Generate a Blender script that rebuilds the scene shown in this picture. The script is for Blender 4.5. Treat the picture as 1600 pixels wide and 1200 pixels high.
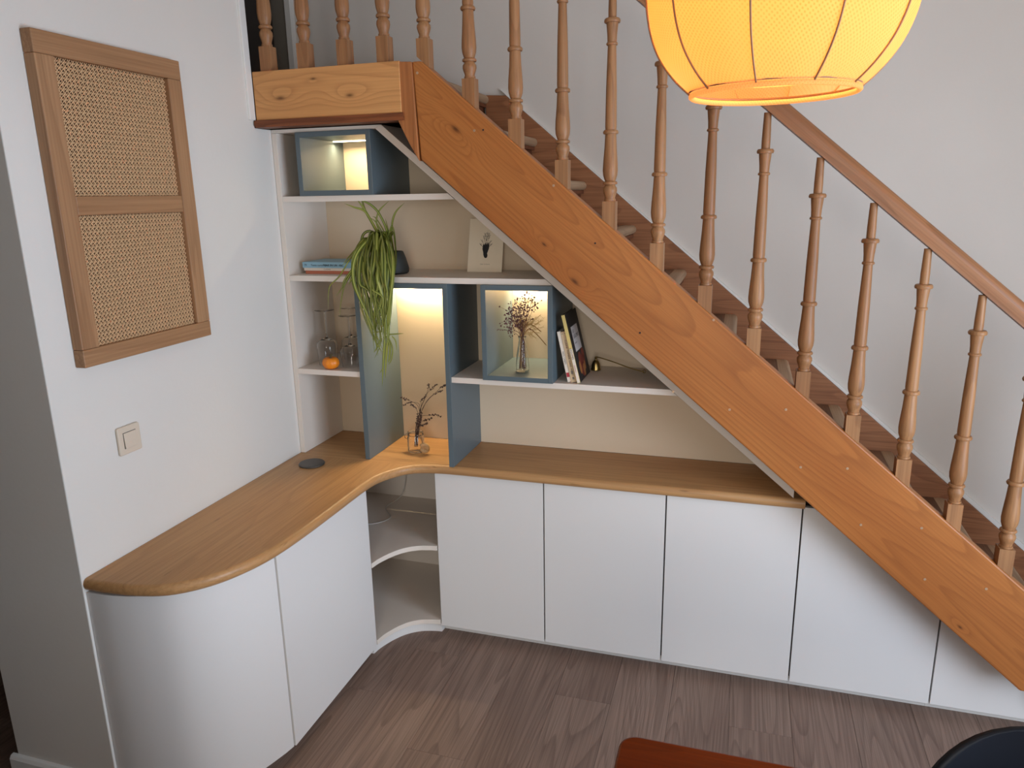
import bpy, bmesh, math, random
from mathutils import Vector, Matrix
random.seed(7)
PI = math.pi
SC = bpy.context.scene
COL = SC.collection
for o in list(bpy.data.objects): bpy.data.objects.remove(o)

# ---------------------------------------------------------------- camera
RGT = Vector((0.95430, 0.29436, -0.01812)); YAW, PIT, ROL, FPX = math.radians(17.36768), math.radians(14.24888), math.radians(-1.07089), 1155.596
FWD = Vector((-math.sin(YAW)*math.cos(PIT), math.cos(YAW)*math.cos(PIT), -math.sin(PIT)))
r0 = Vector((math.cos(YAW), math.sin(YAW), 0)); u0 = r0.cross(FWD)
RGT = r0*math.cos(ROL)+u0*math.sin(ROL); UPV = -r0*math.sin(ROL)+u0*math.cos(ROL)
CAM = Vector((1.686, 0, 1.76))
cd = bpy.data.cameras.new('camera'); cam = bpy.data.objects.new('camera', cd); COL.objects.link(cam)
cam.matrix_world = Matrix(((RGT.x, UPV.x, -FWD.x, CAM.x), (RGT.y, UPV.y, -FWD.y, CAM.y), (RGT.z, UPV.z, -FWD.z, CAM.z), (0, 0, 0, 1)))
cd.sensor_width = 36; cd.lens = FPX/1600*36; cd.clip_start = .02
SC.camera = cam

def at(px, py, ax, val):
    """real position of a photo point that lies on the plane axis = val"""
    d = FWD+RGT*((px-800)/FPX)-UPV*((py-600)/FPX)
    return CAM+d*((val-CAM[ax])/d[ax])

# ---------------------------------------------------------------- world, daylight, exposure
w = bpy.data.worlds.new('world'); SC.world = w; w.use_nodes = True
bg = w.node_tree.nodes['Background']; bg.inputs[0].default_value = (.62, .75, 1, 1); bg.inputs[1].default_value = .8
SC.view_settings.view_transform = 'Standard'; SC.view_settings.look = 'None'
SC.view_settings.gamma = 1; SC.view_settings.use_curve_mapping = False
SC.view_settings.exposure = 0.2
def area(name, loc, target, sx, sy, power, col):
    l = bpy.data.lights.new(name, 'AREA'); l.shape = 'RECTANGLE'; l.size = sx; l.size_y = sy; l.energy = power; l.color = col
    o = bpy.data.objects.new(name, l); COL.objects.link(o); o.location = loc
    o.rotation_euler = (Vector(target)-Vector(loc)).to_track_quat('-Z', 'Y').to_euler()
    return o
area('daylight_right', (3.58, .80, 1.22), (0, .80, 1.22), 1.6, 1.5, 77, (.70, .83, 1.0))
area('daylight_rear', (2.3, -2.97, 1.65), (2.3, 0, 1.65), 1.2, 1.5, 54, (1.0, .95, .87))

# ---------------------------------------------------------------- materials
MATS = {}
def nt(name):
    m = bpy.data.materials.new(name); m.use_nodes = True
    n = m.node_tree; b = n.nodes['Principled BSDF']; MATS[name] = m
    return m, n, b
def N(n, t, **kw):
    x = n.nodes.new(t)
    for k, v in kw.items(): setattr(x, k, v)
    return x
def link(n, a, b): n.links.new(a, b)
def rgb(c): return (c[0], c[1], c[2], 1)
def srgb(r, g, b):
    f = lambda v: (v/255/12.92) if v/255 <= .04045 else ((v/255+.055)/1.055)**2.4
    return (f(r), f(g), f(b))
def math_(n, op, a, b=None, c=None):
    x = N(n, 'ShaderNodeMath', operation=op)
    for i, v in enumerate((a, b, c)):
        if v is None: continue
        if isinstance(v, (int, float)): x.inputs[i].default_value = v
        else: link(n, v, x.inputs[i])
    return x.outputs[0]
def mixc(n, f, a, b, mode='MIX'):
    x = N(n, 'ShaderNodeMix', data_type='RGBA', blend_type=mode)
    if isinstance(f, (int, float)): x.inputs[0].default_value = f
    else: link(n, f, x.inputs[0])
    for i, v in ((6, a), (7, b)):
        if isinstance(v, tuple): x.inputs[i].default_value = rgb(v)
        else: link(n, v, x.inputs[i])
    return x.outputs[2]
def noise(n, vec, scale, detail=2, rough=.5):
    x = N(n, 'ShaderNodeTexNoise'); x.inputs['Scale'].default_value = scale
    x.inputs['Detail'].default_value = detail; x.inputs['Roughness'].default_value = rough
    link(n, vec, x.inputs['Vector']); return x.outputs[0]
def mapping(n, vec, scale, loc=(0, 0, 0)):
    x = N(n, 'ShaderNodeMapping'); x.inputs['Scale'].default_value = scale; x.inputs['Location'].default_value = loc
    link(n, vec, x.inputs['Vector']); return x.outputs[0]
def bump(n, b, h, strength, dist=.002):
    x = N(n, 'ShaderNodeBump'); x.inputs['Strength'].default_value = strength; x.inputs['Distance'].default_value = dist
    link(n, h, x.inputs['Height']); link(n, x.outputs[0], b.inputs['Normal'])
def paint(name, col, rough=.55, var=.04, bmp=.15, scale=6, fine=90):
    m, n, b = nt(name); tc = N(n, 'ShaderNodeTexCoord')
    a = noise(n, tc.outputs['Object'], scale, 4)
    dark = tuple(c*(1-var*2) for c in col)
    link(n, mixc(n, a, dark, col), b.inputs['Base Color']); b.inputs['Roughness'].default_value = rough
    if bmp: bump(n, b, noise(n, tc.outputs['Object'], fine, 3), bmp, .0015)
    return m
def plain(name, col, rough=.5, metal=0, var=.1, scale=40, spec=.5):
    m, n, b = nt(name); tc = N(n, 'ShaderNodeTexCoord')
    a = noise(n, tc.outputs['Object'], scale, 3)
    link(n, mixc(n, a, tuple(c*(1-var) for c in col), tuple(min(1, c*(1+var)) for c in col)), b.inputs['Base Color'])
    b.inputs['Roughness'].default_value = rough; b.inputs['Metallic'].default_value = metal
    b.inputs['Specular IOR Level'].default_value = spec
    return m
def wood(name, light, dark, line, axis=0, ls=1.0, ws=7.0, freq=9, line_amt=.55, knots=(), rand=False, rough=.5, streak=.35, wear=None, seed=0., cross=None, finesc=170, pores=0.):
    """figured grain: contour lines of a noise field stretched along the board"""
    m, n, b = nt(name); tc = N(n, 'ShaderNodeTexCoord'); v = tc.outputs['Object']; raw = v
    if rand:
        oi = N(n, 'ShaderNodeObjectInfo'); cx = N(n, 'ShaderNodeCombineXYZ')
        link(n, math_(n, 'MULTIPLY', oi.outputs['Random'], 37.0), cx.inputs[0]); link(n, math_(n, 'MULTIPLY', oi.outputs['Random'], 91.0), cx.inputs[1]); link(n, math_(n, 'MULTIPLY', oi.outputs['Random'], 53.0), cx.inputs[2])
        va = N(n, 'ShaderNodeVectorMath', operation='ADD'); link(n, v, va.inputs[0]); link(n, cx.outputs[0], va.inputs[1]); v = va.outputs[0]
    def sc(a, c):
        s = [c, c, c]; s[axis] = a; return tuple(s)
    sv = mapping(n, v, sc(ls, ws), (seed, seed*1.7, seed*.6))
    fld = math_(n, 'MULTIPLY', noise(n, sv, 1, 1.2, .35), freq)
    sep = N(n, 'ShaderNodeSeparateXYZ'); link(n, raw, sep.inputs[0])
    core = None
    cr = cross if cross is not None else (1 if axis != 1 else 0)
    for (ku, kv, ks, ka) in knots:
        du = math_(n, 'DIVIDE', math_(n, 'SUBTRACT', sep.outputs[axis], ku), ks*2.6)
        dv = math_(n, 'DIVIDE', math_(n, 'SUBTRACT', sep.outputs[cr], kv), ks)
        d2 = math_(n, 'ADD', math_(n, 'MULTIPLY', du, du), math_(n, 'MULTIPLY', dv, dv))
        g = math_(n, 'POWER', 2.718, math_(n, 'MULTIPLY', d2, -1.0))
        fld = math_(n, 'ADD', fld, math_(n, 'MULTIPLY', g, ka))
        c2 = math_(n, 'POWER', 2.718, math_(n, 'MULTIPLY', d2, -26.0))
        core = c2 if core is None else math_(n, 'MAXIMUM', core, c2)
    fr = math_(n, 'FRACT', fld)
    ln = math_(n, 'MULTIPLY', math_(n, 'POWER', fr, 3.5), math_(n, 'SUBTRACT', 1.0, math_(n, 'POWER', fr, 30)))
    fine = noise(n, mapping(n, v, sc(2.5, finesc)), 1, 3, .6)
    big = noise(n, mapping(n, v, sc(.8, 3.2), (3, 1, 2)), 1, 3)
    rm = N(n, 'ShaderNodeMapRange'); rm.inputs[1].default_value = .32; rm.inputs[2].default_value = .68; link(n, big, rm.inputs[0])
    col = mixc(n, rm.outputs[0], light, dark)
    if rand:
        hv = N(n, 'ShaderNodeHueSaturation'); link(n, col, hv.inputs['Color'])
        link(n, math_(n, 'ADD', math_(n, 'MULTIPLY', oi.outputs['Random'], .14), .93), hv.inputs['Value']); col = hv.outputs[0]
    col = mixc(n, math_(n, 'MULTIPLY', ln, line_amt), col, line)
    rs = N(n, 'ShaderNodeMapRange'); rs.inputs[1].default_value = .35; rs.inputs[2].default_value = .7; link(n, fine, rs.inputs[0])
    col = mixc(n, math_(n, 'MULTIPLY', rs.outputs[0], streak), col, line)
    if core is not None: col = mixc(n, math_(n, 'MULTIPLY', core, .85), col, tuple(c*.35 for c in line))
    if pores:
        pv = noise(n, mapping(n, v, sc(9, 75)), 1, 2, .5)
        pr = N(n, 'ShaderNodeMapRange'); pr.inputs[1].default_value = .70; pr.inputs[2].default_value = .78; link(n, pv, pr.inputs[0])
        col = mixc(n, math_(n, 'MULTIPLY', pr.outputs[0], pores), col, tuple(c*.5 for c in line))
    if wear is not None:
        wn = noise(n, mapping(n, v, sc(20, 60), (9, 4, 1)), 1, 4, .7)
        wr = N(n, 'ShaderNodeMapRange'); wr.inputs[1].default_value = .66; wr.inputs[2].default_value = .74; link(n, wn, wr.inputs[0])
        col = mixc(n, math_(n, 'MULTIPLY', wr.outputs[0], .6), col, wear)
    link(n, col, b.inputs['Base Color']); b.inputs['Roughness'].default_value = rough
    b.inputs['Specular IOR Level'].default_value = .35
    bump(n, b, fine, .12, .001)
    return m
def glass(name, col=(1, 1, 1), rough=0.0, ior=1.45):
    m, n, b = nt(name); b.inputs['Base Color'].default_value = rgb(col); b.inputs['Transmission Weight'].default_value = 1
    b.inputs['Roughness'].default_value = rough; b.inputs['IOR'].default_value = ior
    return m
def emit(name, col, st):
    m, n, b = nt(name); b.inputs['Base Color'].default_value = rgb(col)
    b.inputs['Emission Color'].default_value = rgb(col); b.inputs['Emission Strength'].default_value = st
    return m

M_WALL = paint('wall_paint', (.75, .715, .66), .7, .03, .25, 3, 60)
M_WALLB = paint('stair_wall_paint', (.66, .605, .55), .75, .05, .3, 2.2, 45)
M_CEIL = paint('ceiling_paint', (.72, .67, .60), .8, .02, 0)
M_TRIM = paint('trim_paint', (.78, .76, .72), .5, .03, .05)
M_DARK = paint('dark_wall_tone', (.10, .085, .075), .8, .1, .1)
M_SHADEWALL = paint('shade_wall_paint', (.55, .50, .42), .8, .05, .1)  # for the added wall out of view, lightened for its bounce
M_DOORF = paint('landing_door_paint', (.20, .175, .14), .6, .05, .05)
M_CAB = paint('cabinet_lacquer', (.72, .695, .67), .42, .008, .03, 2, 250)
M_CARC = paint('carcass_gap_shade', (.10, .095, .09), .5, .02, .03)  # carcass darkened so the door gaps look shaded
M_GAP = paint('shadow_gap', (.05, .05, .05), .8, .02, 0)
M_SHELF = paint('shelf_lacquer', (.73, .65, .57), .5, .01, .03, 3, 250)
M_BACK = paint('back_panel_cream', (.69, .55, .395), .55, .03, .05, 4, 120)
M_BLUE = paint('blue_grey_lacquer', (.10, .132, .147), .38, .03, .03, 4, 250)
M_PLINTH = paint('plinth_board', (.70, .67, .63), .5, .02, .02)
M_PINE = wood('landing_pine', srgb(212, 156, 98), srgb(196, 138, 82), srgb(142, 88, 48), 0, .6, 7, 14, .45, knots=((.115, 2.105, .035, 2.6), (.385, 2.10, .03, 2.4), (.25, 2.16, .02, .7)), cross=2, rough=.45, streak=.22, seed=3)
M_PINED = wood('dark_pine_edge', srgb(150, 86, 48), srgb(122, 66, 36), srgb(70, 36, 20), 0, 1.2, 14, 9, .7, rough=.5, streak=.4, seed=5)
M_POST = wood('post_pine', srgb(184, 120, 70), srgb(164, 101, 56), srgb(98, 52, 26), 2, 1.2, 12, 7, .5, cross=0, rough=.45, streak=.4, seed=8)
M_RAIL = wood('handrail_wood', srgb(170, 120, 82), srgb(148, 99, 65), srgb(98, 60, 38), 0, 1.2, 12, 6, .45, rough=.42, streak=.4, seed=2)
M_BAL = wood('baluster_wood', srgb(174, 128, 86), srgb(152, 105, 67), srgb(96, 60, 37), 2, 1.6, 16, 5, .4, rand=True, rough=.45, streak=.42)
M_TREAD = wood('tread_wood', srgb(140, 104, 80), srgb(118, 84, 62), srgb(76, 50, 36), 1, 1.2, 10, 6, .45, rand=True, rough=.6, streak=.4)
M_NOSE = wood('worn_nosing_wood', srgb(190, 158, 126), srgb(166, 134, 104), srgb(120, 88, 62), 1, 1.2, 14, 5, .3, rand=True, rough=.6, streak=.35)
M_RISER = wood('riser_wood', srgb(132, 80, 50), srgb(112, 64, 40), srgb(66, 36, 22), 1, 1.2, 10, 6, .5, rand=True, rough=.55, streak=.4)
M_WSTR = wood('wall_stringer_wood', srgb(168, 114, 76), srgb(146, 94, 60), srgb(92, 50, 28), 0, 1.1, 9, 8, .5, rough=.5, streak=.4, seed=6)
M_OAK = wood('worktop_oak', srgb(196, 152, 104), srgb(180, 134, 86), srgb(128, 86, 50), 1, .45, 8, 18, .26, rough=.38, streak=.34, seed=4, finesc=120, pores=.45)
M_OAKX = wood('worktop_oak_cross', srgb(190, 146, 98), srgb(174, 128, 82), srgb(124, 82, 48), 0, .45, 8, 18, .26, rough=.38, streak=.34, seed=9, finesc=120, pores=.45)
M_FRAME_V = wood('oak_frame_upright', srgb(184, 142, 104), srgb(164, 122, 86), srgb(118, 80, 52), 2, .6, 14, 8, .4, rough=.5, streak=.4, seed=1)
M_FRAME_H = wood('oak_frame_rail', srgb(180, 138, 100), srgb(160, 118, 82), srgb(116, 78, 50), 1, .6, 14, 8, .4, cross=2, rough=.5, streak=.4, seed=7)
M_FLOOR = wood('floor_laminate', srgb(150, 126, 112), srgb(126, 102, 90), srgb(76, 56, 47), 1, .5, 7.0, 22, .52, rand=True, rough=.5, streak=.5, finesc=230)
M_TABLE = wood('table_varnish', srgb(112, 46, 8), srgb(94, 34, 5), srgb(54, 17, 2), 0, 1.2, 9, 5, .35, rough=.3, streak=.3, wear=srgb(120, 64, 30), seed=2)
M_TABLE.node_tree.nodes['Principled BSDF'].inputs['Specular IOR Level'].default_value = .12
M_CANE = plain('cane_strand', srgb(222, 182, 138), .5, var=.2, scale=60)
M_CANEB = plain('cane_hole_shade', srgb(92, 62, 40), .8, var=.15)
M_SWITCH = plain('switch_plastic', srgb(216, 200, 180), .35, var=.02)
M_METAL = plain('brushed_grey_metal', (.10, .09, .08), .4, .5, .1, 120)
M_BRASS = plain('aged_brass', (.36, .26, .10), .28, 1, .2, 60)
M_POT = plain('dark_pot', (.022, .024, .021), .6, var=.15)
M_SOIL = plain('soil', (.03, .022, .015), .9, var=.4)
M_GLASS = glass('clear_glass', ior=1.3)
M_PUMP = plain('pumpkin_skin', (.80, .235, .012), .4, var=.12, scale=30)
M_PSTEM = plain('pumpkin_stem', (.10, .075, .03), .8, var=.2)
M_LAV = plain('dried_lavender', (.075, .045, .04), .9, var=.3)
M_TAN = plain('dried_grass', (.30, .16, .055), .85, var=.25)
M_PALE = plain('pale_grass', (.45, .29, .11), .85, var=.2)
M_BUD = plain('dried_bud', (.115, .045, .055), .85, var=.3)
M_SHELL = plain('tan_shell', (.52, .33, .16), .5, var=.2, scale=90)
M_CARD = plain('cream_card', (.80, .69, .53), .8, var=.03)
M_INK = plain('black_ink', (.014, .013, .015), .8, var=.1)
M_GREYINK = plain('grey_ink', (.25, .22, .18), .8, var=.1)
M_PAGES = plain('book_pages', (.68, .62, .52), .85, var=.06, scale=200)
M_NAVY = plain('navy_shell_plastic', (.0025, .004, .008), .5, var=.05, spec=.25)
M_WIRE = plain('lamp_wire', (.26, .155, .075), .6)
M_CABLE = plain('white_cable', (.55, .52, .48), .5)
M_LED = emit('led_strip', (1, .82, .5), 9)
def book_mat(name, col): return plain(name, col, .55, var=.05, scale=25)

# worktop glued up from two boards: the left leg is grained along y, the back run along x, joint at y = 2.45
def joint_material(name, ma, mb, ypos):
    m, n, b = nt(name); n.nodes.clear()
    out = N(n, 'ShaderNodeOutputMaterial'); mix = N(n, 'ShaderNodeMixShader'); link(n, mix.outputs[0], out.inputs[0])
    for k, src in ((1, ma), (2, mb)):
        mp = {}
        for x in src.node_tree.nodes:
            if x.bl_idname == 'ShaderNodeOutputMaterial': continue
            y = n.nodes.new(x.bl_idname); mp[x.name] = y
            for pr in ('operation', 'data_type', 'blend_type'):
                if hasattr(x, pr): setattr(y, pr, getattr(x, pr))
            for i, inp in enumerate(x.inputs):
                if hasattr(inp, 'default_value') and inp.type != 'SHADER':
                    try: y.inputs[i].default_value = inp.default_value
                    except Exception: pass
        for l in src.node_tree.links:
            if l.to_node.name in mp and l.from_node.name in mp:
                fi = list(l.from_node.outputs).index(l.from_socket); ti = list(l.to_node.inputs).index(l.to_socket)
                link(n, mp[l.from_node.name].outputs[fi], mp[l.to_node.name].inputs[ti])
        link(n, mp['Principled BSDF'].outputs[0], mix.inputs[k])
    tc = N(n, 'ShaderNodeTexCoord'); sp = N(n, 'ShaderNodeSeparateXYZ'); link(n, tc.outputs['Object'], sp.inputs[0])
    link(n, math_(n, 'GREATER_THAN', sp.outputs[1], ypos), mix.inputs[0])
    return m
M_OAKJ = joint_material('worktop_boards', M_OAK, M_OAKX, 2.452)
# ---------------------------------------------------------------- mesh helpers
def box(bm, x0, x1, y0, y1, z0, z1):
    vs = [bm.verts.new(p) for p in ((x0, y0, z0), (x1, y0, z0), (x1, y1, z0), (x0, y1, z0), (x0, y0, z1), (x1, y0, z1), (x1, y1, z1), (x0, y1, z1))]
    for f in ((3, 2, 1, 0), (4, 5, 6, 7), (0, 1, 5, 4), (1, 2, 6, 5), (2, 3, 7, 6), (3, 0, 4, 7)): bm.faces.new([vs[i] for i in f])
    return bm
def prism(bm, pts, ax, a, b):
    """polygon (2D) extruded along axis ax from a to b; pts in the remaining axes order"""
    def P(p, t):
        q = list(p); q.insert(ax, t); return q
    lo = [bm.verts.new(P(p, a)) for p in pts]; hi = [bm.verts.new(P(p, b)) for p in pts]; n = len(pts)
    bm.faces.new(lo); bm.faces.new(hi[::-1])
    for i in range(n): bm.faces.new((lo[i], hi[i], hi[(i+1) % n], lo[(i+1) % n]))
    return bm
def lathe(bm, prof, seg=24, cx=0, cy=0, rf=None, close=False):
    rings = []
    for r, z in prof:
        if r < 1e-6: rings.append([bm.verts.new((cx, cy, z))]); continue
        rings.append([bm.verts.new((cx+r*(rf(2*PI*i/seg) if rf else 1)*math.cos(2*PI*i/seg), cy+r*(rf(2*PI*i/seg) if rf else 1)*math.sin(2*PI*i/seg), z)) for i in range(seg)])
    prs = list(zip(rings, rings[1:]))
    if close: prs.append((rings[-1], rings[0]))
    for A, B in prs:
        for i in range(seg):
            j = (i+1) % seg
            if len(A) == 1 and len(B) == 1: continue
            if len(A) == 1: bm.faces.new((A[0], B[j], B[i]))
            elif len(B) == 1: bm.faces.new((A[i], A[j], B[0]))
            else: bm.faces.new((A[i], A[j], B[j], B[i]))
    return bm
def tube(bm, pts, rad, seg=6):
    pts = [Vector(p) for p in pts]; rings = []
    for i, p in enumerate(pts):
        t = (pts[min(i+1, len(pts)-1)]-pts[max(i-1, 0)]).normalized()
        a = t.cross(Vector((.31, .17, .93)));  a = a if a.length > .1 else t.cross(Vector((1, 0, 0)))
        a.normalize(); b = t.cross(a); r = rad[i] if isinstance(rad, (list, tuple)) else rad
        rings.append([bm.verts.new(p+(a*math.cos(2*PI*k/seg)+b*math.sin(2*PI*k/seg))*r) for k in range(seg)])
    for A, B in zip(rings, rings[1:]):
        for k in range(seg): bm.faces.new((A[k], A[(k+1) % seg], B[(k+1) % seg], B[k]))
    bm.faces.new(rings[0][::-1]); bm.faces.new(rings[-1])
    return bm
def blob(bm, c, r, sub=1, sc=(1, 1, 1)):
    g = bmesh.ops.create_icosphere(bm, subdivisions=sub, radius=r)
    for v in g['verts']: v.co = Vector((v.co.x*sc[0], v.co.y*sc[1], v.co.z*sc[2]))+Vector(c)
    return bm
def spline(pts, n=8):
    pts = [Vector(p) for p in pts]; out = []
    for i in range(len(pts)-1):
        p0, p1, p2, p3 = pts[max(i-1, 0)], pts[i], pts[i+1], pts[min(i+2, len(pts)-1)]
        for k in range(n):
            t = k/n
            out.append(.5*((2*p1)+(p2-p0)*t+(2*p0-5*p1+4*p2-p3)*t*t+(3*p1-p0-3*p2+p3)*t**3))
    out.append(pts[-1]); return out
def obj(name, bm, mat, parent=None, smooth=False, bevel=0, loc=None, rot=None, seg=2):
    bmesh.ops.recalc_face_normals(bm, faces=bm.faces[:])
    me = bpy.data.meshes.new(name); bm.to_mesh(me); bm.free(); me.materials.append(mat)
    if smooth:
        for p in me.polygons: p.use_smooth = True
    o = bpy.data.objects.new(name, me); COL.objects.link(o)
    if parent: o.parent = parent
    if loc is not None: o.location = loc
    if rot is not None: o.rotation_euler = rot
    if bevel:
        b = o.modifiers.new('edge', 'BEVEL'); b.width = bevel; b.segments = seg; b.limit_method = 'ANGLE'; b.angle_limit = math.radians(40)
        b.harden_normals = False
    return o
def autosmooth(o, deg=35):
    me = o.data
    for p in me.polygons: p.use_smooth = True
    bm = bmesh.new(); bm.from_mesh(me)
    for e in bm.edges: e.smooth = not (len(e.link_faces) == 2 and e.calc_face_angle(0) > math.radians(deg))
    bm.to_mesh(me); bm.free(); return o
def B(): return bmesh.new()
def bx(name, mat, parent, *a, bevel=0, **k): return obj(name, box(B(), *a), mat, parent, bevel=bevel, **k)
def tag(o, label, cat, group=None):
    o['label'] = label; o['category'] = cat
    if group: o['group'] = group
    return o
def thing(name, label, cat, loc=(0, 0, 0), group=None, rot=(0, 0, 0)):
    o = bpy.data.objects.new(name, None); COL.objects.link(o); o.empty_display_size = .05
    o.location = loc; o.rotation_euler = rot
    return tag(o, label, cat, group)
def struct(o): o['kind'] = 'structure'; return o
def rel(parent, o):
    """parts are authored in world coordinates: take the parent's place off"""
    o.location = Vector(o.location)-Vector(parent.location); return o
def text(name, s, mat, parent, size, origin, ux, uy, align='LEFT', bold=0.0):
    """flat lettering lying in the plane spanned by ux (reading direction) and uy (letter height)"""
    cu = bpy.data.curves.new(name, 'FONT'); cu.body = s; cu.size = size; cu.align_x = align; cu.offset = bold; cu.resolution_u = 2
    t = bpy.data.objects.new('tmp', cu); COL.objects.link(t)
    dg = bpy.context.evaluated_depsgraph_get(); me = bpy.data.meshes.new_from_object(t.evaluated_get(dg))
    bpy.data.objects.remove(t); bpy.data.curves.remove(cu)
    ux = Vector(ux).normalized(); uy = Vector(uy).normalized(); uz = ux.cross(uy)
    o_ = Vector(origin)
    for v in me.vertices: v.co = o_+ux*v.co.x+uy*v.co.y+uz*.0002
    me.materials.clear(); me.materials.append(mat); me.name = name
    o = bpy.data.objects.new(name, me); COL.objects.link(o); o.parent = parent; return o

# ================================================================ THE ROOM
ZC = 3.25
# floor: base slab and laminate planks
floor = struct(bx('floor', M_GAP, None, -2.6, 3.75, -3.1, 3.3, -.06, -.009))
PW, PL = .2025, 1.28
ends = {-1: 2.264, -4: 2.266, -6: 1.868, -7: 2.385, -2: 1.70, -3: 3.0, -5: 1.45, 0: 2.9, 1: 1.95}
pm = {}
def plank_mesh(wd, ln):
    k = (round(wd, 3), round(ln, 3))
    if k in pm: return pm[k]
    bm = B(); c = .0004; g = .0002
    lo = [bm.verts.new(p) for p in ((g, g, -.009), (wd-g, g, -.009), (wd-g, ln-g, -.009), (g, ln-g, -.009))]
    md = [bm.verts.new(p) for p in ((g, g, -.0012), (wd-g, g, -.0012), (wd-g, ln-g, -.0012), (g, ln-g, -.0012))]
    hi = [bm.verts.new(p) for p in ((g+c, g+c, 0), (wd-g-c, g+c, 0), (wd-g-c, ln-g-c, 0), (g+c, ln-g-c, 0))]
    for A, C in ((lo, md), (md, hi)):
        for i in range(4): bm.faces.new((A[i], A[(i+1) % 4], C[(i+1) % 4], C[i]))
    bm.faces.new(hi)
    me = bpy.data.meshes.new('plank'); bm.to_mesh(me); bm.free(); me.materials.append(M_FLOOR); pm[k] = me
    return me
rp = random.Random(3)
for c in range(-22, 12):
    x0 = 1.93+PW*c; x1 = min(x0+PW, 3.61); x0 = max(x0, -2.5)
    if x1-x0 < .02: continue
    e = ends.get(c, rp.uniform(0, PL)); e -= math.ceil((e+3.0)/PL)*PL
    y = e
    while y < 3.2:
        a, b_ = max(y, -3.0), min(y+PL, 3.2)
        if b_-a > .02:
            p = bpy.data.objects.new('plank', plank_mesh(x1-x0, b_-a)); COL.objects.link(p); p.parent = floor; p.location = (x0, a, 0)
        y += PL

bm = B(); prism(bm, [(1.40, 0), (3.2, 0), (3.2, 2.012), (2.385, 2.012), (2.385, ZC), (1.40, ZC)], 0, -.385, 0); struct(obj('wall_left', bm, M_WALL, bevel=.003))
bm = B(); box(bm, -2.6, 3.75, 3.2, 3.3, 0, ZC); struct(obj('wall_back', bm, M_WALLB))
bm = B()
box(bm, 3.61, 3.75, -3.1, -.05, 0, ZC); box(bm, 3.61, 3.75, 1.65, 3.2, 0, ZC); box(bm, 3.61, 3.75, -.05, 1.65, 0, .42); box(bm, 3.61, 3.75, -.05, 1.65, 2.02, ZC)
struct(obj('wall_right', bm, M_WALL))
bm = B()
box(bm, -2.6, 1.65, -3.1, -3.0, 0, ZC); box(bm, 2.95, 3.61, -3.1, -3.0, 0, ZC); box(bm, 1.65, 2.95, -3.1, -3.0, 0, .85); box(bm, 1.65, 2.95, -3.1, -3.0, 2.45, ZC)
struct(obj('wall_front', bm, M_CEIL))
struct(obj('wall_hall', box(B(), -2.6, -2.5, -3.0, 3.2, 0, ZC), M_DARK))  # dark colour stands in for the unlit hall
struct(obj('wall_shade_added', box(B(), -2.5, .85, .26, .36, 0, ZC), M_SHADEWALL))  # added wall out of view, keeps window light off the left wall's end
struct(obj('ceiling', box(B(), -2.6, 3.75, -3.1, 3.3, ZC, ZC+.08), M_CEIL))
def window(name, ax, pos, a0, a1, z0, z1):
    bm = B(); t = .06
    def bb(p0, p1, q0, q1, d0, d1):
        if ax == 0: box(bm, d0, d1, p0, p1, q0, q1)
        else: box(bm, p0, p1, d0, d1, q0, q1)
    d0, d1 = pos
    bb(a0, a1, z0, z0+t, d0, d1); bb(a0, a1, z1-t, z1, d0, d1); bb(a0, a0+t, z0+t, z1-t, d0, d1); bb(a1-t, a1, z0+t, z1-t, d0, d1)
    m = (a0+a1)/2; bb(m-.03, m+.03, z0+t, z1-t, d0, d1)
    struct(obj(name, bm, M_TRIM))
window('window_1', 0, (3.66, 3.72), -.05, 1.65, .42, 2.02)
window('window_2', 1, (-3.08, -3.02), 1.65, 2.95, .85, 2.45)
# baseboard round the wall end, strip of trim at the stair end of the left wall
bm = B(); prism(bm, [(1.40, 0), (1.383, 0), (1.383, .098), (1.389, .108), (1.40, .110)], 0, -.402, -.004)
struct(obj('baseboard_left', bm, M_TRIM, bevel=.002))
struct(bx('trim_1', M_TRIM, None, -.03, .008, 2.352, 2.385, 2.036, ZC, bevel=.003))
# landing
struct(bx('floor_landing', M_TREAD, None, -2.5, .585, 2.447, 3.2, 2.04, 2.178))
bm = B(); box(bm, -.412, -.338, 3.17, 3.2, 2.178, ZC)
struct(obj('trim_2', bm, M_DOORF, bevel=.003))
struct(bx('trim_3', M_TRIM, None, -.338, -.312, 3.165, 3.2, 2.178, ZC))
struct(bx('door_1', M_DARK, None, -1.25, -.412, 3.18, 3.2, 2.178, ZC))

# ================================================================ STAIRCASE
SL = .854; RISE = .1815; RUN = .2125
stair = thing('staircase', 'closed-string pine staircase climbing left behind the white cabinets', 'staircase', (1.75, 2.42, 0))
YF = 2.39
ang = math.atan(.848)
# outer stringer, authored along its own slope so that the grain follows it
def to_local(x, z, ox=.63, oz=2.19):
    dx, dz = x-ox, z-oz
    return (dx*math.cos(ang)-dz*math.sin(ang), dx*math.sin(ang)+dz*math.cos(ang))
ST = [(.6165, 2.192), (.648, 2.192), (2.62, 2.192-.848*(2.62-.648)), (2.86, 2.192-.848*(2.86-.648)), (2.86, .2215), (2.594, .2215), (.632, 1.885)]
pts = [to_local(*p) for p in ST]
kn = []
for px, py, s, a in ((712, 202, .036, 6.5), (850, 382, .02, 3.0), (898, 440, .034, 5.0), (790, 420, .012, .5), (1230, 880, .02, 1.4), (1500, 980, .02, 1.2), (760, 330, .03, 1.6), (1010, 560, .03, 1.3)):
    q = at(px, py, 1, YF); l = to_local(q.x, q.z); kn.append((l[0], l[1], s, a))
M_STR = wood('stringer_pine', srgb(184, 118, 60), srgb(165, 99, 47), srgb(114, 60, 27), 0, .42, 6.5, 30, .42, knots=kn[:6], cross=2, rough=.42, streak=.3, seed=11)
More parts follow.
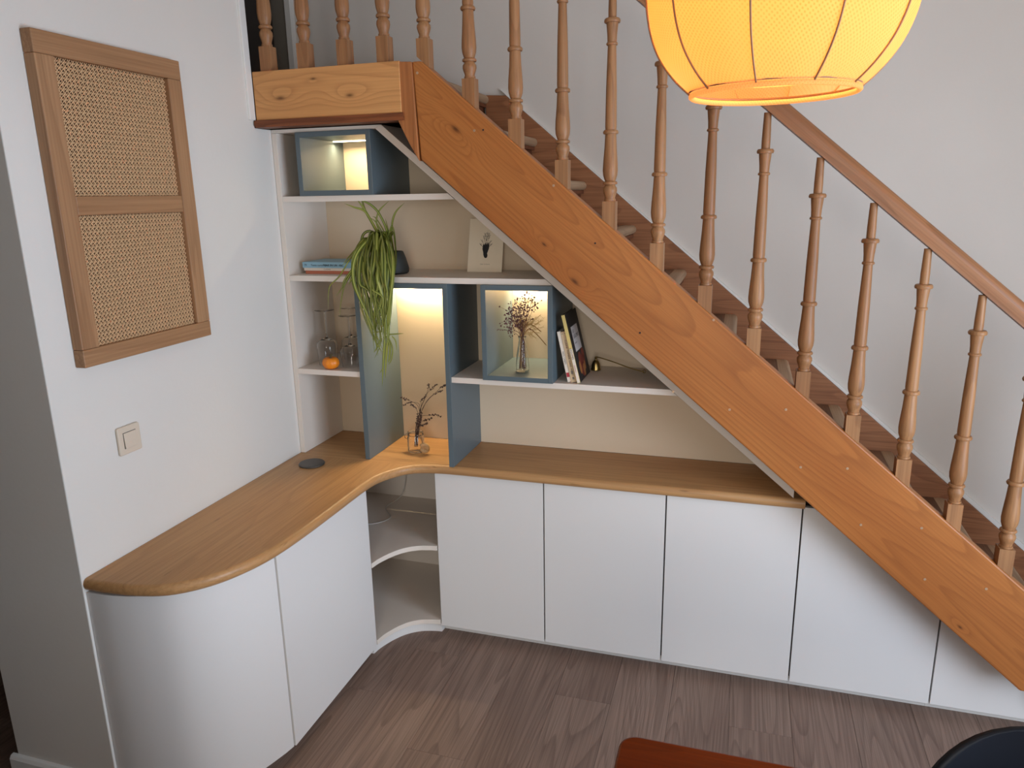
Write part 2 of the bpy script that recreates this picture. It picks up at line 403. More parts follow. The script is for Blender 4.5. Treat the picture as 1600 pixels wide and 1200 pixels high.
bm = B(); prism(bm, [(p[0], p[1]) for p in pts], 1, 0, .055)
o = obj('outer_stringer', bm, M_STR, stair, bevel=.005); o.location = Vector((.63, YF, 2.19))-stair.location; o.rotation_euler = (0, ang, 0)
o['label'] = 'wide orange-brown pine stringer with knots'
# plugs and old nail heads in the stringer
for i, (px, py, pale) in enumerate(((652, 114, 1), (741, 204, 1), (1052, 612, 1), (1140, 640, 1), (1228, 640, 1), (1324, 732, 1), (1251, 730, 1), (1345, 820, 1), (1440, 825, 1), (1541, 920, 1), (1445, 905, 1), (755, 203, 0), (930, 380, 0), (865, 290, 1), (1000, 520, 0), (1115, 500, 1))):
    q = at(px, py, 1, YF); bm = B(); lathe(bm, [(0, 0), (.0042 if pale else .003, 0), (.0042 if pale else .003, .0015), (0, .0015)], 10)
    p = obj('plug', bm, M_NOSE if pale else M_INK, stair); p.location = q-stair.location+Vector((0, .0004, 0)); p.rotation_euler = (PI/2, 0, 0)
# post between landing beam and stringer
a = at
bm = B(); pp = [(624, 96), (641, 96), (654, 250), (640, 222), (629, 195)]
prism(bm, [(at(x, y, 1, 2.386).x, at(x, y, 1, 2.386).z) for x, y in ((622.5, 96), (643, 96), (655, 252), (640, 226), (628, 202), (621, 187))], 1, 2.386, 2.445)
rel(stair, obj('corner_post', bm, M_POST, stair, bevel=.003))
# landing beam and its darker underside moulding
rel(stair, bx('landing_beam', M_PINE, stair, .009, .574, 2.384, 2.446, 2.036, 2.197, bevel=.003))
bm = B(); prism(bm, [(2.378, 2.036), (2.374, 2.029), (2.374, 2.020), (2.380, 2.012), (2.446, 2.012), (2.446, 2.036)], 0, .006, .582)
rel(stair, obj('beam_moulding', bm, M_PINED, stair))
# treads with rounded worn nosings, risers
def nosing_prism(x0, x1, zt, th):
    P = [(x0, zt-th), (x1-th/2, zt-th)]
    for k in range(1, 6):
        t = -PI/2+PI*k/6; P.append((x1-th/2+math.cos(t)*th/2, zt-th/2+math.sin(t)*th/2))
    P += [(x1-th/2, zt), (x0, zt)]
    return P
nose_me = trd_me = ris_me = None
for k in range(12, 0, -1):
    xn, zt = .615+RUN*(12-k), RISE*k
    y0, y1 = 2.447, 3.168
    loc = Vector((xn, 2.447, zt))-stair.location
    if nose_me is None:
        bm = B(); prism(bm, [(x, z) for x, z in nosing_prism(-.05, 0, 0, .036)], 1, 0, y1-y0); n_o = obj('nosing', bm, M_NOSE, stair); autosmooth(n_o); nose_me = n_o.data
        bm = B(); box(bm, -.255, -.0505, 0, y1-y0, -.036, 0); t_o = obj('tread', bm, M_TREAD, stair); trd_me = t_o.data
        bm = B(); box(bm, -.045, -.025, 0, y1-y0, -RISE+.0005, -.0365); box(bm, -.0245, -.012, 0, y1-y0, -.05, -.0365); r_o = obj('riser', bm, M_RISER, stair); ris_me = r_o.data
    else:
        n_o = bpy.data.objects.new('nosing', nose_me); r_o = bpy.data.objects.new('riser', ris_me)
        COL.objects.link(n_o); COL.objects.link(r_o); n_o.parent = stair; r_o.parent = stair
        t_o = bpy.data.objects.new('tread', trd_me); COL.objects.link(t_o); t_o.parent = stair
    if k == 12:
        bpy.data.objects.remove(t_o)
    else: t_o.location = loc
    n_o.location = loc; r_o.location = loc
# wall stringer and white bead above it
def zs(x): return 1.502-SL*(x-1.471)
bm = B(); prism(bm, [(.60, 2.178), (.69, 2.172), (3.0, zs(3.0)), (3.0, 0.0), (2.80, 0.0), (.60, 1.80)], 1, 3.169, 3.199)
rel(stair, obj('wall_stringer', bm, M_WSTR, stair, bevel=.003))
bm = B(); prism(bm, [(.66, 2.20), (.69, 2.173), (3.02, zs(3.0)-.016), (3.02, zs(3.0)+.008)], 1, 3.176, 3.2)
struct(obj('trim_4', bm, M_TRIM, bevel=.003))
# newel at the foot of the flight
bm = B(); box(bm, 2.862, 2.95, 2.375, 2.463, 0, 1.22); box(bm, 2.852, 2.96, 2.365, 2.473, 1.22, 1.25)
rel(stair, obj('newel_post', bm, M_POST, stair, bevel=.006))

# ---------------------------------------------------------------- railing
rail = thing('stair_railing', 'turned wooden balusters under a round-topped handrail beside the stair flight', 'railing', (1.75, 2.42, 1.3))
HB = .71
BT_ = .102
def ring(z, r, lo, hi, t=.0085): return [(z-t-.0006, lo), (z-t, r*.93), (z-t*.3, r), (z+t*.4, r*.96), (z+t*.9, r*.86), (z+t, hi)]
PROF = [(.1025, .0185), (.112, .0185), (.1125, .0160), (.122, .0168), (.134, .0200), (.148, .0228), (.160, .0222), (.170, .0170)]+ring(.182, .0235, .0165, .0165, .007)+[(.196, .0185), (.214, .0225), (.236, .0240), (.27, .0228), (.33, .0195), (.386, .0176)]+ring(.398, .0245, .0176, .0172)+[(.42, .0180), (.58, .0166), (.744, .0132)]+ring(.757, .0178, .0132, .0142, .006)+[(.79, .0150), (.834, .0180)]+ring(.848, .0250, .0182, .0125, .009)+[(.90, .0126), (1.0, .0105)]
def bal_mesh(slope, hb):
    bm = B(); h = .021; zt = BT_*hb
    off = lambda x: -slope*x
    lo = [bm.verts.new((x, y, off(x))) for x, y in ((-h, -h), (h, -h), (h, h), (-h, h))]
    hi = [bm.verts.new((x, y, zt)) for x, y in ((-h, -h), (h, -h), (h, h), (-h, h))]
    for i in range(4): bm.faces.new((lo[i], lo[(i+1) % 4], hi[(i+1) % 4], hi[i]))
    bm.faces.new(lo[::-1]); bm.faces.new(hi)
    lathe(bm, [(r, z*hb) for z, r in PROF], 20)
    return bm
zs0 = 2.192
first = None; rbl = random.Random(5)
for k in range(15):
    x = .652+.1542*k; z = 2.192-.848*(x-.648)+.0005
    if first is None:
        ob = obj('baluster', bal_mesh(.848, HB), M_BAL, rail); autosmooth(ob, 40); first = ob
    else:
        ob = bpy.data.objects.new('baluster', first.data); COL.objects.link(ob); ob.parent = rail
    ob.location = Vector((x, 2.418, z))-rail.location
lf = None
for x in (.058, .207, .360, .508):
    if lf is None: ob = obj('baluster', bal_mesh(0, .80), M_BAL, rail); autosmooth(ob, 40); lf = ob
    else: ob = bpy.data.objects.new('baluster', lf.data); COL.objects.link(ob); ob.parent = rail
    ob.location = Vector((x, 2.418, 2.1975))-rail.location
# handrail: rounded profile swept along the slope
def rail_profile():
    P = [(-.022, 0), (.022, 0), (.022, .008)]
    for k in range(0, 13):
        t = PI*k/12; P.append((.027*math.cos(t), .026+.025*math.sin(t)))
    P += [(-.022, .008)]
    return P
RZ = lambda x: 2.192-.848*(x-.648)+HB+.004
L = (2.86-.60)/math.cos(ang)
bm = B(); prism(bm, rail_profile(), 0, 0, L)
ob = obj('handrail', bm, M_RAIL, rail); autosmooth(ob, 30); ob.rotation_euler = (0, ang, 0); ob.location = Vector((.60, 2.418, RZ(.60)))-rail.location
bm = B(); prism(bm, rail_profile(), 0, 0.012, .60)
ob = obj('landing_handrail', bm, M_RAIL, rail); autosmooth(ob, 30); ob.location = Vector((0, 2.418, 2.9985))-rail.location

# ================================================================ BUILT-IN FURNITURE
# ---- worktop with bullnose edge
WT = .76
front = [(.0015, 1.402), (.084, 1.403), (.18, 1.415), (.262, 1.446), (.331, 1.513), (.376, 1.600), (.404, 1.708), (.416, 1.861), (.42, 2.06), (.423, 2.25), (.441, 2.345), (.503, 2.437), (.597, 2.468), (.70, 2.473), (.85, 2.473), (1.3, 2.473), (1.93, 2.473)]
fr = [(v.x, v.y) for v in spline([(x, y, 0) for x, y in front], 6)]
def offset(path, d):
    out = []
    for i, p in enumerate(path):
        a_, b_ = path[max(i-1, 0)], path[min(i+1, len(path)-1)]
        tx, ty = b_[0]-a_[0], b_[1]-a_[1]; l = math.hypot(tx, ty); out.append((p[0]-ty/l*d, p[1]+tx/l*d))
    return out
bm = B(); th = .036; prof = []
for k in range(9):
    t = -PI/2+PI*k/8; prof.append((.014*(1-math.cos(t)), WT-th/2+math.sin(t)*th/2))
rows = []
for d, z in prof:
    off_ = offset(fr, d); off_ = [(max(p[0], .0015), p[1]) if i < 3 else p for i, p in enumerate(off_)]
    rows.append([bm.verts.new((x, y, z)) for x, y in off_])
for A, C in zip(rows, rows[1:]):
    for i in range(len(A)-1): bm.faces.new((A[i], A[i+1], C[i+1], C[i]))
back = [(1.93, 2.783), (.0015, 2.783)]
lo = [bm.verts.new((x, y, WT-th)) for x, y in back]; hi = [bm.verts.new((x, y, WT)) for x, y in back]
bm.faces.new(rows[0]+lo); bm.faces.new(rows[-1]+hi)
bm.faces.new([lo[0], lo[1], hi[1], hi[0]])
bm.faces.new([r[-1] for r in rows]+[hi[0], lo[0]]); bm.faces.new([r[0] for r in rows]+[hi[1], lo[1]])
bmesh.ops.triangulate(bm, faces=[f for f in bm.faces if len(f.verts) > 4])
wk = obj('worktop', bm, M_OAKJ); autosmooth(wk, 50)
tag(wk, 'L-shaped oak worktop with curved front and bullnose edge', 'worktop')

# ---- base cabinets
XD, YD = .386, 2.51; DT, DB = .7195, .042
def cabinet(name, label, loc): return thing(name, label, 'cabinet', loc, 'white handleless base cabinets')
# curved end cabinet
dcurve = [(.002, 1.407), (.08, 1.411), (.165, 1.431), (.242, 1.468), (.302, 1.532), (.344, 1.612), (.371, 1.69), (.381, 1.7305)]
dc = [(v.x, v.y) for v in spline([(x, y, 0) for x, y in dcurve], 6)]
c = cabinet('curved_cabinet', 'white cabinet with a curved bowed door at the wall end of the worktop', (.18, 1.65, 0))
inn = offset(dc, .019)
bm = B(); inn2 = [(max(x, .002), y) for x, y in inn]; prism(bm, dc+inn2[::-1], 2, DB, DT); ob = obj('door', bm, M_CAB, c); autosmooth(ob, 45); rel(c, ob)
inb = [(max(x, .002), y) for x, y in offset(dc, .024)]
bm = B(); prism(bm, inb+[(.362, 1.7285), (.002, 1.7285)], 2, .05, DT-.001); rel(c, obj('body', bm, M_CARC, c))
inp = [(max(x, .002), y) for x, y in offset(dc, .05)]
bm = B(); prism(bm, inp+[(.33, 1.7285), (.002, 1.7285)], 2, .0003, .05); rel(c, obj('plinth', bm, M_PLINTH, c))
# flat cabinet on the left leg
c = cabinet('base_cabinet', 'flat white cabinet between the curved door and the open corner shelves', (.2, 2.02, 0))
rel(c, bx('door', M_CAB, c, XD-.019, XD, 1.7345, 2.302, DB, DT, bevel=.001))
rel(c, bx('body', M_CARC, c, .002, XD-.021, 1.7295, 2.303, .05, DT-.001))
rel(c, bx('plinth', M_PLINTH, c, .002, XD-.05, 1.7295, 2.303, .0003, .05))
# open corner unit
c = cabinet('corner_shelf_unit', 'open white corner unit with concave curved shelves under the worktop', (.3, 2.6, 0))
arc = [(XD, 2.307), (.395, 2.352), (.420, 2.412), (.452, 2.458), (.495, 2.489), (.54, 2.503), (.5715, 2.508)]
ar = [(v.x, v.y) for v in spline([(x, y, 0) for x, y in arc], 6)]
for z1 in (.40, .066):
    bm = B(); prism(bm, ar+[(.5715, 2.948), (.021, 2.948), (.021, 2.307)], 2, z1-.02, z1); rel(c, obj('shelf', bm, M_SHELF, c, bevel=.0008))
rel(c, bx('back_panel', M_SHELF, c, .021, .5715, 2.9485, 2.962, .0005, .723))
rel(c, bx('side_panel', M_SHELF, c, .003, .0205, 2.307, 2.962, .0005, .723))
rel(c, bx('side_panel', M_SHELF, c, .5722, .5885, 2.531, 2.962, .0505, .723))
ap = [(x-.0, y) for x, y in offset(ar, .02)]
bm = B(); prism(bm, ap+[(.5715, 2.56), (.30, 2.56), (.30, 2.307)], 2, .0003, .0455); rel(c, obj('plinth', bm, M_CAB, c))
# cabinets under the stairs
edges = [.5735, 1.017, 1.471, 1.927, 2.381, 2.852]
lab = ['first white door cabinet right of the open corner shelves', 'second white door cabinet along the back, below the oak worktop', 'third white door cabinet, below the right end of the oak worktop', 'white cabinet with a sloping top edge under the stair stringer, taller one', 'low triangular white cabinet at the foot of the stair stringer']
def zline(x): return max(.20, min(DT, 1.893-.848*(x-.615)+.008))
for i in range(5):
    x0, x1 = edges[i], edges[i+1]; g = .0027
    c = cabinet('base_cabinet', lab[i], ((x0+x1)/2, 2.65, 0))
    xs = [x0+g]+[x for x in (2.008, 2.608) if x0+g < x < x1-g]+[x1-g]
    top = [(x, zline(x)) for x in xs]
    bm = B(); prism(bm, [(x0+g, DB), (x1-g, DB)]+top[::-1], 1, YD, YD+.019); rel(c, obj('door', bm, M_CAB, c, bevel=.0005))
    xb0 = x0+.016 if i == 0 else x0
    bm = B(); prism(bm, [(xb0+.0003, .05), (x1-.0003, .05), (x1-.0003, zline(x1)-.003)]+[(x, zline(x)-.003) for x in xs[-2:0:-1]]+[(xb0+.0003, zline(x0)-.003)], 1, YD+.021, 2.94); rel(c, obj('body', bm, M_GAP if i > 5 else M_CARC, c))
    rel(c, bx('plinth', M_PLINTH, c, xb0+.0003 if i else .5725+.0005, x1-.0003, YD+.045, 2.94, .0003, .05))
# thin white cable left in the open corner unit
bm = B(); tube(bm, spline([(.24, 2.935, .70), (.25, 2.93, .56), (.235, 2.90, .43), (.20, 2.80, .4045), (.27, 2.70, .4045), (.22, 2.62, .4045), (.10, 2.60, .4045)], 8), .0022, 6)
tag(obj('power_cable', bm, M_CABLE, smooth=True), 'thin pale cable lying on the upper curved corner shelf', 'cable')

# ---- bookcase above the worktop
YS, YB = 2.478, 2.785
def diag(x, off_=0): return 1.769-.8415*(x-.695)+off_
bc = thing('bookcase', 'white built-in bookcase with a sloping side filling the space under the stairs', 'bookcase', (.8, 2.65, .76))
Z0 = .7605
bm = B(); xe = .695+(1.769-Z0)/.8415
prism(bm, [(.002, Z0), (1.885, Z0), (.424, 1.997), (.002, 1.997)], 1, YB, YB+.012); rel(bc, obj('back_panel', bm, M_BACK, bc))
rel(bc, bx('side_panel', M_SHELF, bc, .0015, .022, YS, YB-.0003, Z0, 1.999, bevel=.0008))
bm = B(); prism(bm, [(.0015, 1.9995), (.424, 1.9995), (.448, 2.011), (.448, 2.0112), (.0015, 2.0112)], 1, YS, YB+.012); rel(bc, obj('top_panel', bm, M_SHELF, bc))
ex = 1.892
bm = B(); prism(bm, [(.4245, 1.9993), (.4485, 2.0108), (ex, diag(ex)+.031), (ex, diag(ex)-.0)], 1, YS, YB+.012); rel(bc, obj('sloping_panel', bm, M_SHELF, bc, bevel=.0008))
def shelf(x0, x1f, z1, th_=.021):
    bm = B(); ztop = z1; zb = z1-th_
    if x1f is None: P = [(x0, zb), (.695+(1.769-zb)/.8415-.0006, zb), (.695+(1.769-ztop)/.8415-.0006, ztop), (x0, ztop)]
    else: P = [(x0, zb), (x1f, zb), (x1f, ztop), (x0, ztop)]
    prism(bm, P, 1, YS, YB-.0003); return rel(bc, obj('shelf', bm, M_SHELF, bc, bevel=.0008))
shelf(.0225, None, 1.774); shelf(.0225, None, 1.480); shelf(.0225, .2985, 1.113); shelf(.6755, None, 1.113)

# ---- blue-grey tall niche
def led_light(parent, x, y, z, sx, sy, power, col=(1, .79, .47)):
    l = bpy.data.lights.new('led_glow', 'AREA'); l.shape = 'RECTANGLE'; l.size = sx; l.size_y = sy; l.energy = power; l.color = col; l.spread = math.radians(165)
    o = bpy.data.objects.new('led_glow', l); COL.objects.link(o); o.parent = parent; o.location = Vector((x, y, z))-Vector(parent.location)
t = thing('display_niche', 'tall blue-grey lit niche standing on the worktop corner', 'niche', (.487, 2.62, .76))
YN = 2.470
rel(t, bx('side_panel', M_BLUE, t, .300, .320, YN, YB-.001, Z0, 1.4585, bevel=.0008)); rel(t, bx('side_panel', M_BLUE, t, .656, .675, YN, YB-.001, Z0, 1.4585, bevel=.0008))
rel(t, bx('top_panel', M_BLUE, t, .3203, .6557, YN, YB-.001, 1.4395, 1.4585, bevel=.0008))
rel(t, bx('led_strip', M_LED, t, .325, .652, 2.765, 2.777, 1.4335, 1.4390)); led_light(t, .488, 2.768, 1.430, .30, .012, 3.7)
# ---- blue-grey boxes
def display_box(label, x0, x1, z0, z1, y0, y1, thk, ledy, power):
    t = thing('display_box', label, 'display box', ((x0+x1)/2, (y0+y1)/2, z0), 'blue-grey lit display boxes')
    rel(t, bx('side_panel', M_BLUE, t, x0, x0+thk, y0, y1, z0, z1, bevel=.0008)); rel(t, bx('side_panel', M_BLUE, t, x1-thk, x1, y0, y1, z0, z1, bevel=.0008))
    rel(t, bx('top_panel', M_BLUE, t, x0+thk+.0002, x1-thk-.0002, y0, y1, z1-thk, z1, bevel=.0008)); rel(t, bx('bottom_panel', M_BLUE, t, x0+thk+.0002, x1-thk-.0002, y0, y1, z0, z0+thk, bevel=.0008))
    rel(t, bx('led_strip', M_LED, t, x0+thk+.004, x1-thk-.004, ledy, ledy+.012, z1-thk-.0035, z1-thk-.0002)); led_light(t, (x0+x1)/2, ledy+.006, z1-thk-.008, (x1-x0)-.06, .012, power)
    return t
display_box('blue-grey lit box on the top shelf below the landing beam', .104, .406, 1.7745, 1.9985, 2.470, YB-.001, .018, 2.70, 1.3)
display_box('blue-grey lit box holding the vase of dried flowers', .805, 1.067, 1.1135, 1.4585, 2.462, YB-.001, .018, 2.765, 1.6)

# ================================================================ WALL THINGS
# cane panel
t = thing('cane_wall_panel', 'oak framed woven cane panel hung on the white wall', 'wall panel', (0.0, 1.745, 1.755))
FX0, FX1 = .001, .034
ya, yb, za, zb = 1.493, 1.993, 1.337, 2.171
def fr_part(name, mat, y0, y1, z0, z1, x1=FX1):
    ob = bx(name, mat, t, FX0, x1, y0, y1, z0, z1, bevel=.0025); return rel(t, ob)
fr_part('stile', M_FRAME_V, ya, ya+.056, za+.048, zb-.055); fr_part('stile', M_FRAME_V, yb-.056, yb, za+.048, zb-.055)
fr_part('top_rail', M_FRAME_H, ya, yb, zb-.0547, zb); fr_part('bottom_rail', M_FRAME_H, ya, yb, za, za+.0477)
fr_part('middle_rail', M_FRAME_H, ya+.0563, yb-.0563, 1.731, 1.780, FX1-.002)
rel(t, bx('shade_backing', M_CANEB, t, .0012, .006, ya+.05, yb-.05, za+.045, zb-.05))  # added brown sheet, stands in for the shade behind the cane
def cane(y0, y1, z0, z1):
    bm = B(); s = .0130; wv = .0017; wd = .0022; XC = .016
    def strip(p, q, wid, x):
        p = Vector((x, *p)); q = Vector((x, *q)); d = (q-p).normalized(); nn = Vector((1, 0, 0)).cross(d)*wid/2; h = Vector((.0011, 0, 0))
        v = [bm.verts.new(c_) for c_ in (p-nn, p+nn, q+nn, q-nn)]; w_ = [bm.verts.new(c_+h) for c_ in (p-nn*.6, p+nn*.6, q+nn*.6, q-nn*.6)]
        bm.faces.new(w_)
        for i in range(4): bm.faces.new((v[i], v[(i+1) % 4], w_[(i+1) % 4], w_[i]))
    y = y0+.003
    while y < y1:
        for dd in (-.0016, .0016):
            if y0 < y+dd < y1: strip((y+dd, z0), (y+dd, z1), wv, XC)
        y += s
    z = z0+.003
    while z < z1:
        for dd in (-.0016, .0016):
            if z0 < z+dd < z1: strip((y0, z+dd), (y1, z+dd), wv, XC+.0014)
        z += s
    W, H = y1-y0, z1-z0; off = .003+s/2
    for sg in (1, -1):
        k = -int(H/s)-2
        while k*s < W+H:
            # line y = y0+off+k*s + sg*(z-z0)   clipped to the opening
            c0 = y0+off+k*s if sg == 1 else y0+off+k*s
            za_, zb_ = (y0-c0)/sg+z0, (y1-c0)/sg+z0
            lo_, hi_ = max(z0, min(za_, zb_)), min(z1, max(za_, zb_))
            if hi_-lo_ > .004: strip((c0+sg*(lo_-z0), lo_), (c0+sg*(hi_-z0), hi_), wd, XC+.0028+(.0013 if sg == 1 else 0))
            k += 1
    return bm
for z0, z1 in ((1.780, zb-.0547), (za+.0477, 1.731)):
    ob = rel(t, obj('cane_webbing', cane(ya+.0563, yb-.0563, z0+.0005, z1-.0005), M_CANE, t)); ob['kind'] = 'stuff'
# light switch
t = thing('light_switch', 'cream square rocker light switch on the wall above the worktop', 'light switch', (0, 1.627, 1.095))
bm = B()
def rrect(y0, y1, z0, z1, r, n=5):
    P = []
    for cy, cz, a0 in ((y1-r, z1-r, 0), (y0+r, z1-r, PI/2), (y0+r, z0+r, PI), (y1-r, z0+r, 3*PI/2)):
        for k in range(n+1): P.append((cy+r*math.cos(a0+PI/2*k/n), cz+r*math.sin(a0+PI/2*k/n)))
    return P
prism(bm, rrect(-.0415, .0415, -.0415, .0415, .006), 0, .0005, .009); obj('plate', bm, M_SWITCH, t, bevel=.003)
bm = B(); prism(bm, [(x, z) for x, z in ((.0088, -.0225), (.0145, -.0225), (.0112, .0225), (.0088, .0225))], 1, -.0225, .0225); obj('rocker', bm, M_SWITCH, t, bevel=.0012)
bm = B(); box(bm, .0088, .0094, -.0238, .0238, -.0238, .0238); obj('rocker_gap', bm, M_GAP, t)

# ================================================================ THINGS ON THE WORKTOP
bm = B(); lathe(bm, [(0, WT+.0005), (.047, WT+.0005), (.050, WT+.003), (.050, WT+.006), (.047, WT+.009), (.030, WT+.0095), (0, WT+.0095)], 40, .124, 2.362)
ob = obj('worktop_disc', bm, M_METAL); autosmooth(ob, 30); tag(ob, 'flat round dark grey metal disc lying on the oak worktop', 'disc')
# jar
JX, JY = .457, 2.607
jar = thing('glass_jar', 'small clear glass jar standing in the tall lit niche', 'jar', (JX, JY, WT+.0005))
bm = B(); lathe(bm, [(0, .0), (.030, .0), (.034, .004), (.034, .060), (.030, .068), (.029, .078), (.032, .080), (.032, .084), (.028, .084), (.0265, .078), (.0275, .067), (.0312, .059), (.0312, .007), (.028, .005), (0, .005)], 28)
autosmooth(obj('jar_body', bm, M_GLASS, jar), 50)
bm = B(); tube(bm, [(.0325*math.cos(2*PI*k/24), .0325*math.sin(2*PI*k/24), .073) for k in range(25)], .0011, 5); obj('wire_clip', bm, M_METAL, jar)
bm = B(); tube(bm, spline([(-.032, -.004, .073), (-.043, -.006, .070), (-.044, -.006, .056), (-.036, -.005, .052)], 5), .0011, 5); obj('clip_lever', bm, M_METAL, jar)
# snail shell lying against the jar
bm = B(); sp = []; rd = []
for k in range(46):
    t_ = k/45; a_ = t_*2*PI*2.4; R_ = .0018+.0150*t_; sp.append((R_*math.cos(a_), 0, R_*math.sin(a_))); rd.append(.0014+.0080*t_)
tube(bm, sp, rd, 8)
ob = obj('snail_shell', bm, M_SHELL, smooth=True); ob.location = (JX+.050, JY-.030, WT+.0255); ob.rotation_euler = (0, 0, math.radians(20))
tag(ob, 'tan spiral shell beside the small glass jar', 'shell')
# lavender
lav = thing('lavender_bunch', 'bunch of dried brown lavender sprigs leaning in the small glass jar', 'dried flowers', (JX, JY, WT+.008))
rl = random.Random(12)
def sprig(pts, flower, thick=.0011, head=.0032):
    pts = [Vector(p)-lav.location for p in pts]; path = spline(pts, 5); bm = B()
    tube(bm, path, [thick*(1-.4*i/len(path)) for i in range(len(path))], 5)
    n_ = len(path); s0 = int(n_*(1-flower))
    for i in range(s0, n_):
        for q in range(2):
            c_ = path[i]+Vector((rl.uniform(-.004, .004), rl.uniform(-.004, .004), rl.uniform(-.003, .003)))
            blob(bm, c_, head*rl.uniform(.6, 1.1), 1)
    obj('sprig', bm, M_LAV, lav)
def LP(lst, y0, y1): return [at(px, py, 1, y0+(y1-y0)*i/(len(lst)-1)) for i, (px, py) in enumerate(lst)]
base = [(650, 695), (652, 675), (656, 655)]
for lst, y1, fl in (([(657, 640), (664, 622), (669, 608), (670, 600)], 2.62, .16), ([(660, 640), (668, 625), (682, 612), (692, 603), (697, 602)], 2.58, .22), ([(659, 642), (665, 630), (676, 618), (690, 611)], 2.56, .14), ([(656, 642), (661, 628), (668, 614), (676, 606), (683, 601)], 2.66, .2),
                    ([(656, 638), (653, 630), (640, 629), (630, 633)], 2.58, .22), ([(655, 640), (651, 632), (642, 627), (634, 624), (627, 621)], 2.64, .24), ([(653, 645), (650, 638), (646, 634), (643, 632)], 2.57, .3), ([(660, 650), (670, 649), (680, 648), (688, 651)], 2.56, .32), ([(659, 658), (666, 656), (675, 653)], 2.6, .3), ([(658, 664), (663, 663), (667, 662)], 2.58, .4), ([(658, 635), (658, 627), (661, 622), (666, 618)], 2.65, .3)):
    b0 = [(x+rl.uniform(-3, 3), y) for x, y in base]
    sprig(LP(b0+lst, 2.607, y1), fl)
for i in range(6):
    sprig(LP([(647+rl.uniform(-2, 6), 697), (651+rl.uniform(-2, 4), 672), (655+rl.uniform(-4, 4), 650+rl.uniform(-6, 6))], 2.607, 2.607+rl.uniform(-.02, .02)), .35)

# ================================================================ THINGS ON THE SHELVES
# stacked books on the second shelf
def flat_book(name, label, x0, x1, y0, y1, z0, z1, cm, pages=True):
    t = thing(name, label, 'book', ((x0+x1)/2, (y0+y1)/2, z0), 'books lying in a stack')
    bm = B(); c_ = .0022
    box(bm, x0, x1, y0, y1, z0, z0+c_); box(bm, x0, x1, y0, y1, z1-c_, z1); box(bm, x0, x1, y0, y0+c_, z0+c_, z1-c_)
    rel(t, obj('cover', bm, cm, t)); rel(t, bx('pages', M_PAGES, t, x0+.003, x1-.003, y0+c_+.0003, y1-.003, z0+c_+.0003, z1-c_-.0003)); return t
bz = 1.4805
flat_book('book', 'thin orange-red book at the bottom of the stack on the second shelf', .053, .252, 2.545, 2.70, bz, bz+.0125, book_mat('orange_cover', srgb(190, 112, 84)))
t = flat_book('book', 'thin white book in the middle of the stack on the second shelf', .050, .262, 2.541, 2.70, bz+.0128, bz+.0232, book_mat('white_cover', srgb(226, 212, 196)))
tx = lambda s, m, p, size, x, y, z, al='LEFT', bold=0: text('lettering', s, m, p, size, Vector((x, y, z))-p.location, (1, 0, 0), (0, 0, 1), al, bold)
tx('CUISINE', M_GREYINK, t, .0085, .136, 2.5405, bz+.0150)
t = flat_book('book', 'pale blue book on top of the stack on the second shelf', .046, .258, 2.538, 2.70, bz+.0235, bz+.0455, book_mat('blue_cover', srgb(140, 178, 196)))
tx('79', M_INK, t, .012, .053, 2.5375, bz+.030); tx('Toute numerique', M_INK, t, .0105, .083, 2.5375, bz+.0305); tx('TOUS EN UN  ABC', M_INK, t, .0105, .137, 2.5375, bz+.0305, bold=.0002)

# standing card with printed hand
q0, q1 = at(727, 427, 2, 1.481), at(779, 427, 2, 1.481)
t = thing('art_card', 'cream card printed with a black hand holding twigs, leaning on the back panel', 'card', (.742, 2.690, 1.4805), rot=(math.radians(-15), 0, 0))
CW, CH = .139, .205
bm = B(); box(bm, -CW/2, CW/2, 0, .0018, 0, CH); obj('sheet', bm, M_CARD, t)
def ink(name, polys, mat=M_INK):
    bm = B()
    for P in polys: prism(bm, P, 1, -.0004, -.0001)
    return obj(name, bm, mat, t)
H = lambda l: [((x-62)/127*.16*.87, (118-y)*.00178+.012) for x, y in l]
def seg2(p, q, w0=.0013):
    d = Vector((q[0]-p[0], q[1]-p[1])); n_ = Vector((-d.y, d.x)).normalized()*w0/2
    return [(p[0]-n_.x, p[1]-n_.y), (q[0]-n_.x*.5, q[1]-n_.y*.5), (q[0]+n_.x*.5, q[1]+n_.y*.5), (p[0]+n_.x, p[1]+n_.y)]
hand = [(-.012, .100), (-.013, .088), (-.009, .075), (-.008, .066), (-.004, .056), (.002, .053), (.007, .056), (.009, .063), (.007, .072), (.010, .080), (.013, .090), (.014, .104), (.012, .113), (.009, .113), (.008, .105), (.006, .112), (.003, .113), (.002, .105), (-.001, .111), (-.004, .110), (-.005, .103), (-.008, .107), (-.011, .106)]
ink('hand_print', [hand])
tw = []
for bx_, by_, tx_, ty_ in ((0, .11, .004, .155), (-.003, .11, -.011, .140), (.005, .11, .014, .143), (-.006, .105, -.020, .122), (.008, .105, .021, .118), (-.010, .095, -.024, .106), (.011, .095, .024, .106), (0, .12, -.006, .150), (.002, .12, .011, .150)):
    tw.append(seg2((bx_, by_), (tx_, ty_)))
    for f_ in (.5, .75):
        mx, my = bx_+(tx_-bx_)*f_, by_+(ty_-by_)*f_
        for s_ in (-1, 1): tw.append(seg2((mx, my), (mx+s_*.004+(tx_-bx_)*.15, my+.008), .001))
for i, P in enumerate(tw): pass
ink('twig_print', tw)
text('lettering', 'MAIN  FLORALE', M_GREYINK, t, .0055, (0, -.0003, .028), (1, 0, 0), (0, 0, 1), 'CENTER')

